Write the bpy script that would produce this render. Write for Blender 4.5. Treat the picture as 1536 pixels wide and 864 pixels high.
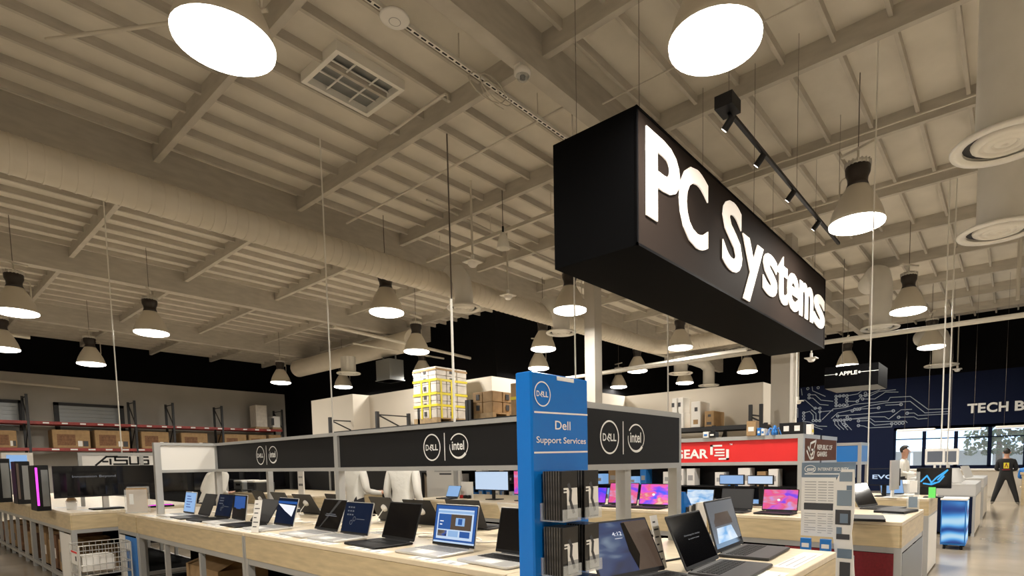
import bpy, math, random
import numpy as np
from mathutils import Vector, Matrix
random.seed(7)
for o in list(bpy.data.objects): bpy.data.objects.remove(o)
scn = bpy.context.scene
C = scn.collection
# ------------------------------------------------------------------ camera
F, CX, CY, EYE = 834.16, 832.67, 755.08, 1.42
YAW, PITCH, ROLL = math.radians(39.518), math.radians(-4.2044), math.radians(0.92285)
_f = np.array([math.cos(PITCH)*math.cos(YAW), math.cos(PITCH)*math.sin(YAW), math.sin(PITCH)])
_r = np.array([math.sin(YAW), -math.cos(YAW), 0.0]); _d = -np.cross(_r, _f)
_r2 = math.cos(ROLL)*_r + math.sin(ROLL)*_d; _d2 = -math.sin(ROLL)*_r + math.cos(ROLL)*_d
MC = np.array([_r2, _d2, _f]); EY = np.array([0, 0, EYE])
cam = bpy.data.cameras.new('camera'); cam.sensor_width = 36.0; cam.lens = F*36/1536
cam.shift_x = (768-CX)/1536; cam.shift_y = (CY-432)/1536; cam.clip_end = 400
camo = bpy.data.objects.new('camera', cam); C.objects.link(camo)
m4 = Matrix.Identity(4)
for i in range(3):
    m4[i][0] = _r2[i]; m4[i][1] = -_d2[i]; m4[i][2] = -_f[i]
m4[2][3] = EYE; camo.matrix_world = m4; scn.camera = camo
# ------------------------------------------------------------------ world, exposure
w = bpy.data.worlds.new('world'); scn.world = w; w.use_nodes = True
bg = w.node_tree.nodes['Background']; bg.inputs[0].default_value = (0.50, 0.72, 1.0, 1); bg.inputs[1].default_value = 3.0
vs = scn.view_settings; vs.view_transform = 'Standard'; vs.look = 'None'; vs.gamma = 1.0; vs.use_curve_mapping = False
vs.exposure = 0.0
sl = bpy.data.lights.new('sun', 'SUN'); sl.energy = 3.0; sl.angle = 0.01; so = bpy.data.objects.new('sun', sl); C.objects.link(so)
so.rotation_euler = Vector((0.75, -0.15, -0.65)).to_track_quat('-Z', 'Y').to_euler()
LAMP_W = 91.0
LAMP_COL = (1.0, 0.945, 0.855)
# ------------------------------------------------------------------ pixel helpers (a pixel gives a ray; the plane it meets gives the point)
def ray(x, y): return MC.T @ np.array([(x-CX)/F, (y-CY)/F, 1.0])
def atz(x, y, z): d = ray(x, y); return Vector(EY + d*(z-EYE)/d[2])
def atx(x, y, X): d = ray(x, y); return Vector(EY + d*X/d[0])
def aty(x, y, Y): d = ray(x, y); return Vector(EY + d*Y/d[1])
# ------------------------------------------------------------------ materials
MATS = {}
def mat(name, col, rough=0.5, metal=0.0, emit=0.0, var=0.0, scale=8.0, bump=0.0, stretch=None, alpha=1.0, trans=0.0, ecol=None, spec=None):
    if name in MATS: return MATS[name]
    m = bpy.data.materials.new(name); m.use_nodes = True; MATS[name] = m
    nt = m.node_tree; b = nt.nodes['Principled BSDF']
    b.inputs['Base Color'].default_value = (*col, 1); b.inputs['Roughness'].default_value = rough; b.inputs['Metallic'].default_value = metal
    if spec is not None: b.inputs['Specular IOR Level'].default_value = spec
    if emit:
        b.inputs['Emission Color'].default_value = (*(ecol or col), 1); b.inputs['Emission Strength'].default_value = emit
    if trans: b.inputs['Transmission Weight'].default_value = trans
    if alpha < 1: b.inputs['Alpha'].default_value = alpha
    if var or bump:
        tc = nt.nodes.new('ShaderNodeTexCoord'); mp = nt.nodes.new('ShaderNodeMapping'); nz = nt.nodes.new('ShaderNodeTexNoise')
        nz.inputs['Scale'].default_value = scale; nz.inputs['Detail'].default_value = 6
        if stretch: mp.inputs['Scale'].default_value = stretch
        nt.links.new(tc.outputs['Object'], mp.inputs[0]); nt.links.new(mp.outputs[0], nz.inputs[0])
        if var:
            rp = nt.nodes.new('ShaderNodeValToRGB'); rp.color_ramp.elements[0].position = 0.3; rp.color_ramp.elements[1].position = 0.72
            rp.color_ramp.elements[0].color = (*[c*(1-var) for c in col], 1); rp.color_ramp.elements[1].color = (*[min(1, c*(1+var)) for c in col], 1)
            nt.links.new(nz.outputs[0], rp.inputs[0]); nt.links.new(rp.outputs[0], b.inputs['Base Color'])
        if bump:
            bp = nt.nodes.new('ShaderNodeBump'); bp.inputs['Strength'].default_value = bump; bp.inputs['Distance'].default_value = 0.02
            nt.links.new(nz.outputs[0], bp.inputs['Height']); nt.links.new(bp.outputs[0], b.inputs['Normal'])
    return m
def srgb(r, g, b):
    f = lambda c: c/12.92 if c <= 0.04045 else ((c+0.055)/1.055)**2.4
    return (f(r/255), f(g/255), f(b/255))
M = dict(
 deck=mat('deck_paint', (0.65, 0.61, 0.535), 0.85, var=0.08, scale=1.5, bump=0.05),
 timber=mat('painted_timber', (0.50, 0.465, 0.405), 0.75, var=0.10, scale=3, stretch=(1, 1, 4)),
 floor=mat('polished_concrete', (0.40, 0.34, 0.26), 0.16, var=0.22, scale=0.9),
 black=mat('black_paint', (0.004, 0.004, 0.0045), 0.9, spec=0.05),
 navy=mat('navy_paint', (0.005, 0.009, 0.030), 0.7, spec=0.1),
 cream=mat('cream_wall', (0.62, 0.57, 0.49), 0.85, var=0.04, scale=0.8),
 colpaint=mat('column_paint', (0.46, 0.43, 0.38), 0.8),
 concrete=mat('tilt_up_concrete', (0.44, 0.42, 0.38), 0.85, var=0.10, scale=0.7),
 duct=mat('painted_duct', (0.66, 0.61, 0.52), 0.5, var=0.05, scale=2),
 duct_grey=mat('grey_duct', (0.74, 0.72, 0.67), 0.5, var=0.05, scale=2),
 white=mat('white_plastic', (0.82, 0.80, 0.76), 0.45),
 whitemetal=mat('white_enamel', (0.80, 0.78, 0.72), 0.35),
 pipe=mat('painted_pipe', (0.62, 0.58, 0.50), 0.45),
 darkpipe=mat('dark_steel_rod', (0.16, 0.14, 0.12), 0.5, 0.6),
 shade=mat('lamp_reflector', (0.60, 0.55, 0.46), 0.35),
 ballast=mat('lamp_ballast', (0.025, 0.018, 0.014), 0.4),
 fins=mat('cast_aluminium', (0.62, 0.60, 0.56), 0.4, 0.5),
 lens=mat('lamp_lens', (1.0, 0.95, 0.86), 0.4, emit=9.0, ecol=(1.0, 0.93, 0.82)),
 signblack=mat('sign_black', (0.003, 0.003, 0.0034), 0.6, spec=0.03),
 signface=mat('sign_face', (0.020, 0.0145, 0.012), 0.7, spec=0.03),
 letters=mat('sign_letters', (0.86, 0.82, 0.76), 0.5, emit=0.45, ecol=(1.0, 0.88, 0.76)),  # glow added to the letters to brighten them beyond the spots
 alu=mat('aluminium_extrusion', (0.42, 0.42, 0.41), 0.38, 0.25),
 wood=mat('maple_laminate', (0.57, 0.455, 0.275), 0.4, var=0.14, scale=5, stretch=(1, 1, 7)),
 woodtop=mat('maple_worktop', (0.72, 0.61, 0.44), 0.32, var=0.08, scale=5, stretch=(6, 1, 1)),
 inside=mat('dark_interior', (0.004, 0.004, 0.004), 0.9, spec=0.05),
 banner=mat('charcoal_banner', (0.014, 0.014, 0.015), 0.55, spec=0.15),
 print=mat('white_print', (0.85, 0.85, 0.83), 0.5),
 red=mat('red_banner', (0.72, 0.022, 0.022), 0.5),
 darkred=mat('dark_red_panel', (0.17, 0.006, 0.012), 0.5, var=0.2, scale=60),
 brown=mat('brown_banner', (0.115, 0.045, 0.028), 0.6, spec=0.1),
 blue=mat('blue_acrylic', (0.005, 0.17, 0.62), 0.12),
 bluepanel=mat('blue_banner', (0.02, 0.18, 0.55), 0.4),
 card=mat('cardboard', (0.36, 0.23, 0.11), 0.8, var=0.15, scale=9),
 card_dark=mat('cardboard_print', (0.20, 0.10, 0.05), 0.8, var=0.3, scale=14),
 paper=mat('paper', (0.80, 0.78, 0.74), 0.6),
 ink=mat('ink', (0.05, 0.05, 0.055), 0.6),
 greyink=mat('grey_ink', (0.36, 0.36, 0.36), 0.6),
 blk=mat('black_plastic', (0.009, 0.009, 0.010), 0.5, spec=0.25),
 glossblk=mat('glossy_black', (0.006, 0.006, 0.008), 0.08),
 darkgrey=mat('dark_grey_plastic', (0.030, 0.030, 0.032), 0.5, spec=0.3),
 silver=mat('silver_aluminium', (0.60, 0.59, 0.57), 0.35, 0.35),
 keys=mat('key_caps', (0.006, 0.006, 0.007), 0.6, spec=0.2),
 keysgrey=mat('grey_key_caps', (0.30, 0.30, 0.30), 0.5),
 rackblack=mat('rack_black', (0.012, 0.012, 0.014), 0.5),
 rackred=mat('rack_red_beam', (0.30, 0.035, 0.030), 0.5, var=0.3, scale=4),
 galv=mat('galvanised', (0.26, 0.27, 0.27), 0.4, 0.6),
 palletwood=mat('pallet_wood', (0.40, 0.28, 0.15), 0.8, var=0.2, scale=10),
 yellow=mat('yellow_strap', (0.75, 0.62, 0.03), 0.5),
 wrap=mat('shrink_wrapped_box', (0.62, 0.57, 0.50), 0.35, var=0.12, scale=7),
 acrylic=mat('clear_acrylic', (0.85, 0.88, 0.88), 0.05, alpha=0.25),
 glass=mat('window_glass', (0.9, 0.95, 1.0), 0.02, alpha=0.12),
 skin=mat('skin', (0.50, 0.27, 0.18), 0.55),
 hair=mat('dark_hair', (0.012, 0.009, 0.007), 0.6),
 shirt=mat('white_shirt', (0.78, 0.76, 0.70), 0.8, bump=0.4, scale=14),
 trousers=mat('dark_trousers', (0.02, 0.02, 0.024), 0.8),
 jacket=mat('black_jacket', (0.010, 0.010, 0.011), 0.8, bump=0.3, scale=12),
 shoe=mat('grey_shoe', (0.32, 0.31, 0.29), 0.7),
 screenoff=mat('screen_off', (0.004, 0.004, 0.005), 0.07),
 s_navy=mat('screen_navy', (0.003, 0.006, 0.016), 0.12, spec=0.25, emit=0.5, ecol=(0.006, 0.014, 0.040)),
 s_blue=mat('screen_blue', (0.01, 0.04, 0.12), 0.15, emit=0.8, ecol=(0.02, 0.08, 0.32)),
 s_light=mat('screen_light', (0.1, 0.1, 0.1), 0.2, emit=0.85, ecol=(0.55, 0.72, 0.95)),
 s_sky=mat('screen_sky', (0.1, 0.1, 0.1), 0.2, emit=0.75, ecol=(0.25, 0.50, 0.90)),
 s_white=mat('screen_white', (0.1, 0.1, 0.1), 0.2, emit=0.9, ecol=(0.9, 0.93, 1.0)),
 s_dim=mat('screen_dim_text', (0.02, 0.02, 0.02), 0.2, emit=0.5, ecol=(0.30, 0.31, 0.34)),
 s_brown=mat('screen_brown', (0.02, 0.02, 0.02), 0.2, emit=0.6, ecol=(0.12, 0.075, 0.05)),
 s_cyan=mat('screen_cyan', (0.02, 0.02, 0.02), 0.2, emit=1.0, ecol=(0.05, 0.45, 0.95)),
 s_grey=mat('screen_grey', (0.02, 0.02, 0.02), 0.2, emit=0.6, ecol=(0.20, 0.21, 0.23)),
 s_magenta=mat('rgb_magenta', (0.2, 0.02, 0.2), 0.2, emit=1.3, ecol=(1.0, 0.08, 0.9)),
 s_green=mat('screen_green', (0.02, 0.1, 0.02), 0.2, emit=0.9, ecol=(0.2, 0.85, 0.15)),
 asphalt=mat('asphalt', (0.25, 0.25, 0.25), 0.9),
 leaf=mat('leaves', (0.06, 0.10, 0.03), 0.7, var=0.4, scale=4),
 bark=mat('bark', (0.12, 0.08, 0.05), 0.9),
)
def grad_mat(name, cols, scale=2.2, strength=0.95):
    """a colourful wallpaper on a lit screen: noise through a colour ramp"""
    m = bpy.data.materials.new(name); m.use_nodes = True; nt = m.node_tree; b = nt.nodes['Principled BSDF']
    b.inputs['Base Color'].default_value = (0.02, 0.02, 0.02, 1); b.inputs['Roughness'].default_value = 0.2
    tc = nt.nodes.new('ShaderNodeTexCoord'); nz = nt.nodes.new('ShaderNodeTexNoise'); nz.inputs['Scale'].default_value = scale; nz.inputs['Detail'].default_value = 1.5
    nz.inputs['Distortion'].default_value = 0.6
    rp = nt.nodes.new('ShaderNodeValToRGB'); el = rp.color_ramp.elements
    el[0].position = 0.30; el[0].color = (*cols[0], 1); el[1].position = 0.70; el[1].color = (*cols[-1], 1)
    for i, c in enumerate(cols[1:-1]):
        e = el.new(0.30+0.40*(i+1)/(len(cols)-1)); e.color = (*c, 1)
    nt.links.new(tc.outputs['Generated'], nz.inputs[0]); nt.links.new(nz.outputs[0], rp.inputs[0])
    nt.links.new(rp.outputs[0], b.inputs['Emission Color']); b.inputs['Emission Strength'].default_value = strength
    return m
M['s_pink'] = grad_mat('screen_pink', [srgb(40, 60, 250), srgb(130, 50, 240), srgb(240, 70, 200), srgb(235, 90, 120), srgb(230, 180, 150)], 2.6)
M['s_pink2'] = grad_mat('screen_pink_coral', [srgb(120, 60, 235), srgb(220, 90, 190), srgb(236, 80, 130), srgb(225, 130, 160), srgb(200, 150, 230)], 2.2)
M['s_violet'] = grad_mat('screen_violet', [srgb(60, 60, 250), srgb(150, 50, 240), srgb(170, 60, 240)], 2.2)
M['s_pale'] = grad_mat('screen_pale_blue', [srgb(110, 170, 225), srgb(190, 215, 240), srgb(225, 235, 245)], 3.0)
def wave_mat():
    m = bpy.data.materials.new('lit_blue_waves'); m.use_nodes = True; nt = m.node_tree; b = nt.nodes['Principled BSDF']; b.inputs['Base Color'].default_value = (.02,.03,.05,1); b.inputs['Roughness'].default_value = .25
    tc = nt.nodes.new('ShaderNodeTexCoord'); wv = nt.nodes.new('ShaderNodeTexWave'); wv.bands_direction = 'Z'; wv.inputs['Scale'].default_value = 1.0; wv.inputs['Distortion'].default_value = 9.0; wv.inputs['Detail'].default_value = 0.6; wv.inputs['Detail Scale'].default_value = 1.6
    rp = nt.nodes.new('ShaderNodeValToRGB'); el = rp.color_ramp.elements; el[0].color = (*srgb(15,60,140),1); el[1].color = (*srgb(190,228,252),1); e = el.new(.35); e.color = (*srgb(70,150,225),1); e = el.new(.65); e.color = (*srgb(120,195,245),1)
    nt.links.new(tc.outputs['Object'], wv.inputs[0]); nt.links.new(wv.outputs[0], rp.inputs[0]); nt.links.new(rp.outputs[0], b.inputs['Emission Color']); b.inputs['Emission Strength'].default_value = .85
    return m
M['s_waves'] = wave_mat()
M['s_photo'] = grad_mat('screen_photo', [srgb(20, 25, 40), srgb(40, 90, 190), srgb(120, 110, 100), srgb(60, 40, 30)], 4.0, 0.7)
M['s_night'] = grad_mat('screen_night_sky', [srgb(12, 28, 62), srgb(22, 48, 100), srgb(40, 70, 120), srgb(120, 140, 165)], 2.0, 0.7)
# ------------------------------------------------------------------ mesh builder
_TXT = {}
def text_geo(s, bold=0.0):
    k = (s, bold)
    if k not in _TXT:
        cu = bpy.data.curves.new('t', 'FONT'); cu.body = s; cu.size = 1; cu.offset = bold; cu.resolution_u = 4; cu.fill_mode = 'FRONT'
        o = bpy.data.objects.new('t', cu); C.objects.link(o)
        dg = bpy.context.evaluated_depsgraph_get(); me = bpy.data.meshes.new_from_object(o.evaluated_get(dg))
        v = [tuple(x.co) for x in me.vertices]; f = [tuple(p.vertices) for p in me.polygons]
        bpy.data.objects.remove(o); bpy.data.curves.remove(cu); bpy.data.meshes.remove(me)
        _TXT[k] = (v, f)
    return _TXT[k]
def frame(o, x, y):
    """matrix whose local x,y axes are the given directions (print planes)"""
    x = Vector(x).normalized(); y = Vector(y); y = (y-x*x.dot(y)).normalized(); z = x.cross(y); m = Matrix.Identity(4)
    for i in range(3): m[i][0] = x[i]; m[i][1] = y[i]; m[i][2] = z[i]; m[i][3] = o[i]
    return m
class MB:
    def __init__(s, T=None): s.v = []; s.f = []; s.m = []; s.sm = []; s.T = T
    def add(s, v, f, mi=0, smooth=False, T=None):
        n = len(s.v)
        for p in v:
            p = Vector(p)
            if T is not None: p = T @ p
            if s.T is not None: p = s.T @ p
            s.v.append(p)
        for q in f: s.f.append([i+n for i in q]); s.m.append(mi); s.sm.append(smooth)
        return s
    def box(s, a, b, mi=0, T=None):
        x0, y0, z0 = [min(a[i], b[i]) for i in range(3)]; x1, y1, z1 = [max(a[i], b[i]) for i in range(3)]
        return s.add([(x0,y0,z0),(x1,y0,z0),(x1,y1,z0),(x0,y1,z0),(x0,y0,z1),(x1,y0,z1),(x1,y1,z1),(x0,y1,z1)],
              [(0,3,2,1),(4,5,6,7),(0,1,5,4),(1,2,6,5),(2,3,7,6),(3,0,4,7)], mi, T=T)
    def bbox(s, a, b, r=0.01, mi=0, T=None):
        """box with chamfered vertical and top edges"""
        x0, y0, z0 = [min(a[i], b[i]) for i in range(3)]; x1, y1, z1 = [max(a[i], b[i]) for i in range(3)]
        def ring(i, z): return [(x0+r+i,y0+i,z),(x1-r-i,y0+i,z),(x1-i,y0+r+i,z),(x1-i,y1-r-i,z),(x1-r-i,y1-i,z),(x0+r+i,y1-i,z),(x0+i,y1-r-i,z),(x0+i,y0+r+i,z)]
        v = ring(r*.5, z0)+ring(0, z0+r*.5)+ring(0, z1-r*.5)+ring(r*.5, z1); f = [tuple(range(7,-1,-1)), tuple(range(24,32))]
        for k in range(3):
            for i in range(8): j = (i+1) % 8; f.append((k*8+i, k*8+j, k*8+8+j, k*8+8+i))
        return s.add(v, f, mi, T=T)
    def tube(s, pts, r, n=8, mi=0, caps=True, T=None):
        pts = [Vector(p) for p in pts]; v = []; f = []
        rs = r if isinstance(r, (list, tuple)) else [r]*len(pts)
        up = None
        for i, p in enumerate(pts):
            d = (pts[min(i+1, len(pts)-1)]-pts[max(i-1, 0)]).normalized()
            if up is None: up = Vector((0,0,1)) if abs(d.z) < .9 else Vector((1,0,0))
            a = d.cross(up).normalized(); b = a.cross(d).normalized(); up = b
            for k in range(n): t = 2*math.pi*k/n; v.append(p+(a*math.cos(t)+b*math.sin(t))*rs[i])
        for i in range(len(pts)-1):
            for k in range(n): j = (k+1) % n; f.append((i*n+k, i*n+j, i*n+n+j, i*n+n+k))
        s.add(v, f, mi, True, T)
        if caps: s.add(v[:n], [tuple(range(n))], mi, T=T); s.add(v[-n:], [tuple(range(n-1,-1,-1))], mi, T=T)
        return s
    def lathe(s, prof, n=24, mi=0, c=(0,0,0), smooth=True, T=None, sy=1.0):
        v = []; f = []
        for r, z in prof:
            for k in range(n): t = 2*math.pi*k/n; v.append((c[0]+r*math.cos(t), c[1]+sy*r*math.sin(t), c[2]+z))
        for i in range(len(prof)-1):
            for k in range(n): j = (k+1) % n; f.append((i*n+k, i*n+j, i*n+n+j, i*n+n+k))
        return s.add(v, f, mi, smooth, T)
    def prism(s, poly, z0, z1, mi=0, T=None):
        n = len(poly); v = [(x,y,z0) for x,y in poly]+[(x,y,z1) for x,y in poly]
        f = [tuple(range(n-1,-1,-1)), tuple(range(n,2*n))]+[(i,(i+1)%n,n+(i+1)%n,n+i) for i in range(n)]
        return s.add(v, f, mi, T=T)
    def quad(s, a, b, c, d, mi=0): return s.add([a,b,c,d], [(0,1,2,3)], mi)
    def rect(s, x0, y0, x1, y1, z, mi=0, T=None): return s.add([(x0,y0,z),(x1,y0,z),(x1,y1,z),(x0,y1,z)], [(0,1,2,3)], mi, T=T)
    def bar(s, p, q, wd, ht, mi=0, T=None):
        p = Vector(p); q = Vector(q); d = (q-p).normalized(); up = Vector((0,0,1)) if abs(d.z) < .95 else Vector((1,0,0))
        a = d.cross(up).normalized()*wd/2; b = a.normalized().cross(d)*ht/2
        return s.add([p-a-b,p+a-b,p+a+b,p-a+b,q-a-b,q+a-b,q+a+b,q-a+b], [(0,3,2,1),(4,5,6,7),(0,1,5,4),(1,2,6,5),(2,3,7,6),(3,0,4,7)][:6], mi, T=T)
    def text(s, t, x, y, h, z=0, mi=0, T=None, width=None, bold=0.0, ext=0.0, align='l'):
        """h: cap height; text base-left at x,y in plane T"""
        v, f = text_geo(t, bold)
        if not v: return s
        xs = [p[0] for p in v]; x0, x1 = min(xs), max(xs); k = h/0.69
        kx = width/(x1-x0) if width else k
        ox = x - (x1-x0)*kx*{'l': 0, 'c': .5, 'r': 1}[align]
        vv = [(ox+(p[0]-x0)*kx, y+p[1]*k, z+ext) for p in v]; s.add(vv, f, mi, T=T)
        if ext:
            n = len(vv); cnt = {}
            for q in f:
                for i in range(len(q)):
                    e = (q[i], q[(i+1) % len(q)]); cnt[e] = 1
            ed = [e for e in cnt if (e[1], e[0]) not in cnt]
            s.add(vv+[(p[0],p[1],z) for p in vv], [(a, n+a, n+b, b) for a, b in ed], mi, T=T)
        return s
    def ring(s, cx, cy, rx, ry, wd, z=0, mi=0, T=None, a0=0, a1=360, n=40, wd1=None):
        v = []; f = []; wd1 = wd if wd1 is None else wd1
        for i in range(n+1):
            t = math.radians(a0+(a1-a0)*i/n); q = wd+(wd1-wd)*i/n
            v += [(cx+(rx-q)*math.cos(t), cy+(ry-q)*math.sin(t), z), (cx+rx*math.cos(t), cy+ry*math.sin(t), z)]
        for i in range(n): f.append((2*i, 2*i+1, 2*i+3, 2*i+2))
        return s.add(v, f, mi, T=T)
    def disc(s, cx, cy, rx, ry, z=0, mi=0, T=None, n=20):
        return s.add([(cx+rx*math.cos(2*math.pi*i/n), cy+ry*math.sin(2*math.pi*i/n), z) for i in range(n)], [tuple(range(n))], mi, T=T)
    def line(s, pts, wd, z=0, mi=0, T=None):
        """flat polyline of constant width in a print plane"""
        for (ax, ay), (bx, by) in zip(pts[:-1], pts[1:]):
            d = Vector((bx-ax, by-ay)); L = d.length
            if L < 1e-6: continue
            nx, ny = -d.y/L*wd/2, d.x/L*wd/2; ex, ey = d.x/L*wd*.3, d.y/L*wd*.3
            s.add([(ax-ex+nx,ay-ey+ny,z),(ax-ex-nx,ay-ey-ny,z),(bx+ex-nx,by+ey-ny,z),(bx+ex+nx,by+ey+ny,z)], [(0,1,2,3)], mi, T=T)
        return s
    def build(s, name, mats, parent=None):
        me = bpy.data.meshes.new(name); me.from_pydata([tuple(p) for p in s.v], [], s.f)
        for m in (mats if isinstance(mats, (list, tuple)) else [mats]): me.materials.append(M[m] if isinstance(m, str) else m)
        me.polygons.foreach_set('material_index', s.m); me.polygons.foreach_set('use_smooth', s.sm); me.update()
        o = bpy.data.objects.new(name, me); C.objects.link(o)
        if parent is not None: o.parent = parent
        return o
def tag(o, label, cat, group=None, kind=None):
    if label: o['label'] = label
    if cat: o['category'] = cat
    if group: o['group'] = group
    if kind: o['kind'] = kind
    return o
def thing(name, label, cat, loc=(0,0,0), rz=0.0, group=None):
    o = bpy.data.objects.new(name, None); C.objects.link(o); o.location = loc; o.rotation_euler = (0, 0, rz); o.empty_display_size = 0.1
    return tag(o, label, cat, group)
def struct(name, mb, m, label=None):
    o = mb.build(name, m); o['kind'] = 'structure'
    if label: o['label'] = label
    return o
def copy_tree(o, parent=None):
    c = o.copy(); C.objects.link(c); c.parent = parent
    for ch in list(o.children): copy_tree(ch, c)
    return c
def light(name, typ, loc, energy, col=LAMP_COL, parent=None, **k):
    l = bpy.data.lights.new(name, typ); l.energy = energy; l.color = col
    for a, b in k.items(): setattr(l, a, b)
    o = bpy.data.objects.new(name, l); C.objects.link(o); o.location = loc
    if parent is not None: o.parent = parent
    return o
def wpart(T, name, m):
    """decorator-free helper: a builder whose coordinates are world, for a part of thing T placed without rotation"""
    return MB(Matrix.Translation(-Vector(T.location)))
# ================================================================== structure
ZD, ZP = 6.82, 6.54          # roof deck, underside of purlins
fl = struct('floor', MB().box((-9,-9,-0.2), (27.2,31,0)), 'floor', 'polished tan concrete shop floor')
ceil = struct('ceiling', MB().box((-9,-9,ZD), (27.2,31,ZD+0.15)), 'deck', 'cream painted timber roof deck with beams')
# girders along X
GY = [(-1.72,-1.5,6.32), (4.78,4.99,6.32), (11.27,11.5,5.75), (17.75,17.98,6.2), (24.2,24.45,6.2)]
for i, (y0, y1, zb) in enumerate(GY):
    MB().box((-9,y0,zb), (27.0 if y0 < 14 else 14.05,y1,ZD)).build('girder', 'timber', ceil)
# purlins between the girders, sub-purlins between the purlins
PX = [5.77+2.42*k for k in range(-6, 9)]
bays = [(-9,-1.72)]+[(GY[i][1], GY[i+1][0] if i+1 < len(GY) else 30.2) for i in range(len(GY))]
sub_mesh = {}
far = MB()
nsub = 0
def visible(x, y, z):
    v = MC @ (np.array([x, y, z])-EY)
    if v[2] < 0.5: return False
    px, py = F*v[0]/v[2]+CX, F*v[1]/v[2]+CY
    return -60 < px < 1600 and -60 < py < 600
for (y0, y1) in bays:
    hang = MB().box((-.09,0,0), (0,y1-y0,ZD-ZP)).build('purlin', 'timber', ceil)
    me = hang.data; bpy.data.objects.remove(hang)
    xmax = 27 if y0 < 11 else 14.05
    for x in PX:
        if x > xmax: continue
        o = bpy.data.objects.new('purlin', me); C.objects.link(o); o.parent = ceil; o.location = (x, y0, ZP)
    n = int((y1-y0)/0.625)
    for xa, xb in zip(PX, PX[1:]+[26.9]):
        if xa > xmax: continue
        xb = min(xb-.09, xmax)
        if xb-xa < .3: continue
        for k in range(1, n+1):
            y = y0+(k-.5)*(y1-y0)/n
            vis = visible(xa, y, ZD) or visible(xb, y, ZD)
            if not vis: continue
            if xa < 18 and nsub < 290:
                key = round(xb-xa, 2)
                if key not in sub_mesh:
                    q = MB().box((0,-.025,0), (xb-xa,.025,.12)).build('sub_purlin', 'timber'); sub_mesh[key] = q.data; bpy.data.objects.remove(q)
                o = bpy.data.objects.new('sub_purlin', sub_mesh[key]); C.objects.link(o); o.parent = ceil; o.location = (xa, y, ZD-.12); nsub += 1
            else: far.box((xa,y-.025,ZD-.12), (xb,y+.025,ZD))
if far.v: q = far.build('sub_purlins_beyond', 'timber', ceil); q['kind'] = 'stuff'
# walls
struct('wall_left', MB().box((-9,30.2,0), (14.05,30.5,5.27)), 'concrete', 'grey concrete panel wall behind the pallet racks')
struct('wall_left_upper', MB().box((-9,30.25,5.27), (14.05,30.5,ZD)), 'black', 'black painted upper band of the left wall')
struct('wall_rear_left', MB().box((14.05,14.15,0), (14.3,30.5,ZD)), 'black', 'black wall under the roof at the rear left')
struct('wall_rear_return', MB().box((14.3,14.15,0), (27.2,14.4,ZD)), 'black', 'black return wall behind the duct')
struct('wall_near', MB().box((-9.2,-9,0), (-9,31,ZD)), 'cream'); struct('wall_right', MB().box((-9,-9.2,0), (27.2,-9,ZD)), 'cream')
# stockroom partition of stepped cream walls, open above
PH = 3.43
pts = [(14.05,16.6), (8.6,16.6), (8.6,14.4), (9.12,14.4), (9.12,9.36), (14.85,9.36), (14.85,5.13), (15.6,5.13)]
mb = MB()
for (ax, ay), (bx, by) in zip(pts[:-1], pts[1:]):
    if ax == bx: mb.box((ax,min(ay,by),0), (ax+.15,max(ay,by)+(.15 if ay < 16 else -.001),PH))
    elif ax > bx: mb.box((bx,ay,0), (ax,ay+.15,PH))
    else: mb.box((ax+.15,ay,0), (bx,ay+.15,PH))
struct('wall_stockroom', mb, 'cream', 'stepped cream partition wall of the stockroom')
# rear wall with the window band
WX = 26.9
zb0 = atx(1440, 642, WX).z; zn = atx(1440, 559, WX).z
ywin = atx(1340, 680, WX).y
struct('wall_rear_upper', MB().box((WX,-9,zn), (WX+.3,14.2,ZD)), 'black', 'black upper rear wall')
mb = MB().box((WX,-9,zb0), (WX+.3,14.2,zn)).box((WX,ywin,0), (WX+.3,14.2,zb0)).box((WX,-9,0), (WX+.3,ywin,1.0)).box((WX,-9,2.62), (WX+.3,ywin,zb0))
struct('wall_rear', mb, 'navy', 'navy blue rear wall over the windows')
y = ywin
n = 0
while y > -4:
    n += 1; y2 = y-1.05
    wf = MB()
    for a, b in (((y,1.0),(y-.06,2.62)), ((y2+.06,1.0),(y2,2.62)), ((y,1.0),(y2,1.06)), ((y,2.56),(y2,2.62)), ((y,2.12),(y2,2.16))):
        wf.box((WX+.05,a[0],a[1]), (WX+.2,b[0],b[1]))
    q = struct('window_%d' % n, wf, 'navy')
    MB().box((WX+.11,y-.06,1.06), (WX+.13,y2+.06,2.56)).build('pane', 'glass', q)
    y = y2
# white square columns
def column(name, label, px0, px1, Xp, w_):
    p = atx(px0, 600, Xp); q = thing(name, label, 'column', (Xp, p.y-w_/2, 0))
    MB().box((0,-w_/2,0), (w_,w_/2,ZD)).build('shaft', 'colpaint', q)
    return q
c1 = column('square_column', 'cream square column rising behind the blue services stand', 878, 0, 11.2, .30)
c2 = column('square_column', 'white square column at the end of the stockroom wall by the circuit mural', 1156, 0, 14.3, .46)
MB().tube([(-.05,-.36,0),(-.05,-.36,5.6)], .05, 8).build('conduit', 'whitemetal', c2)
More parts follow.
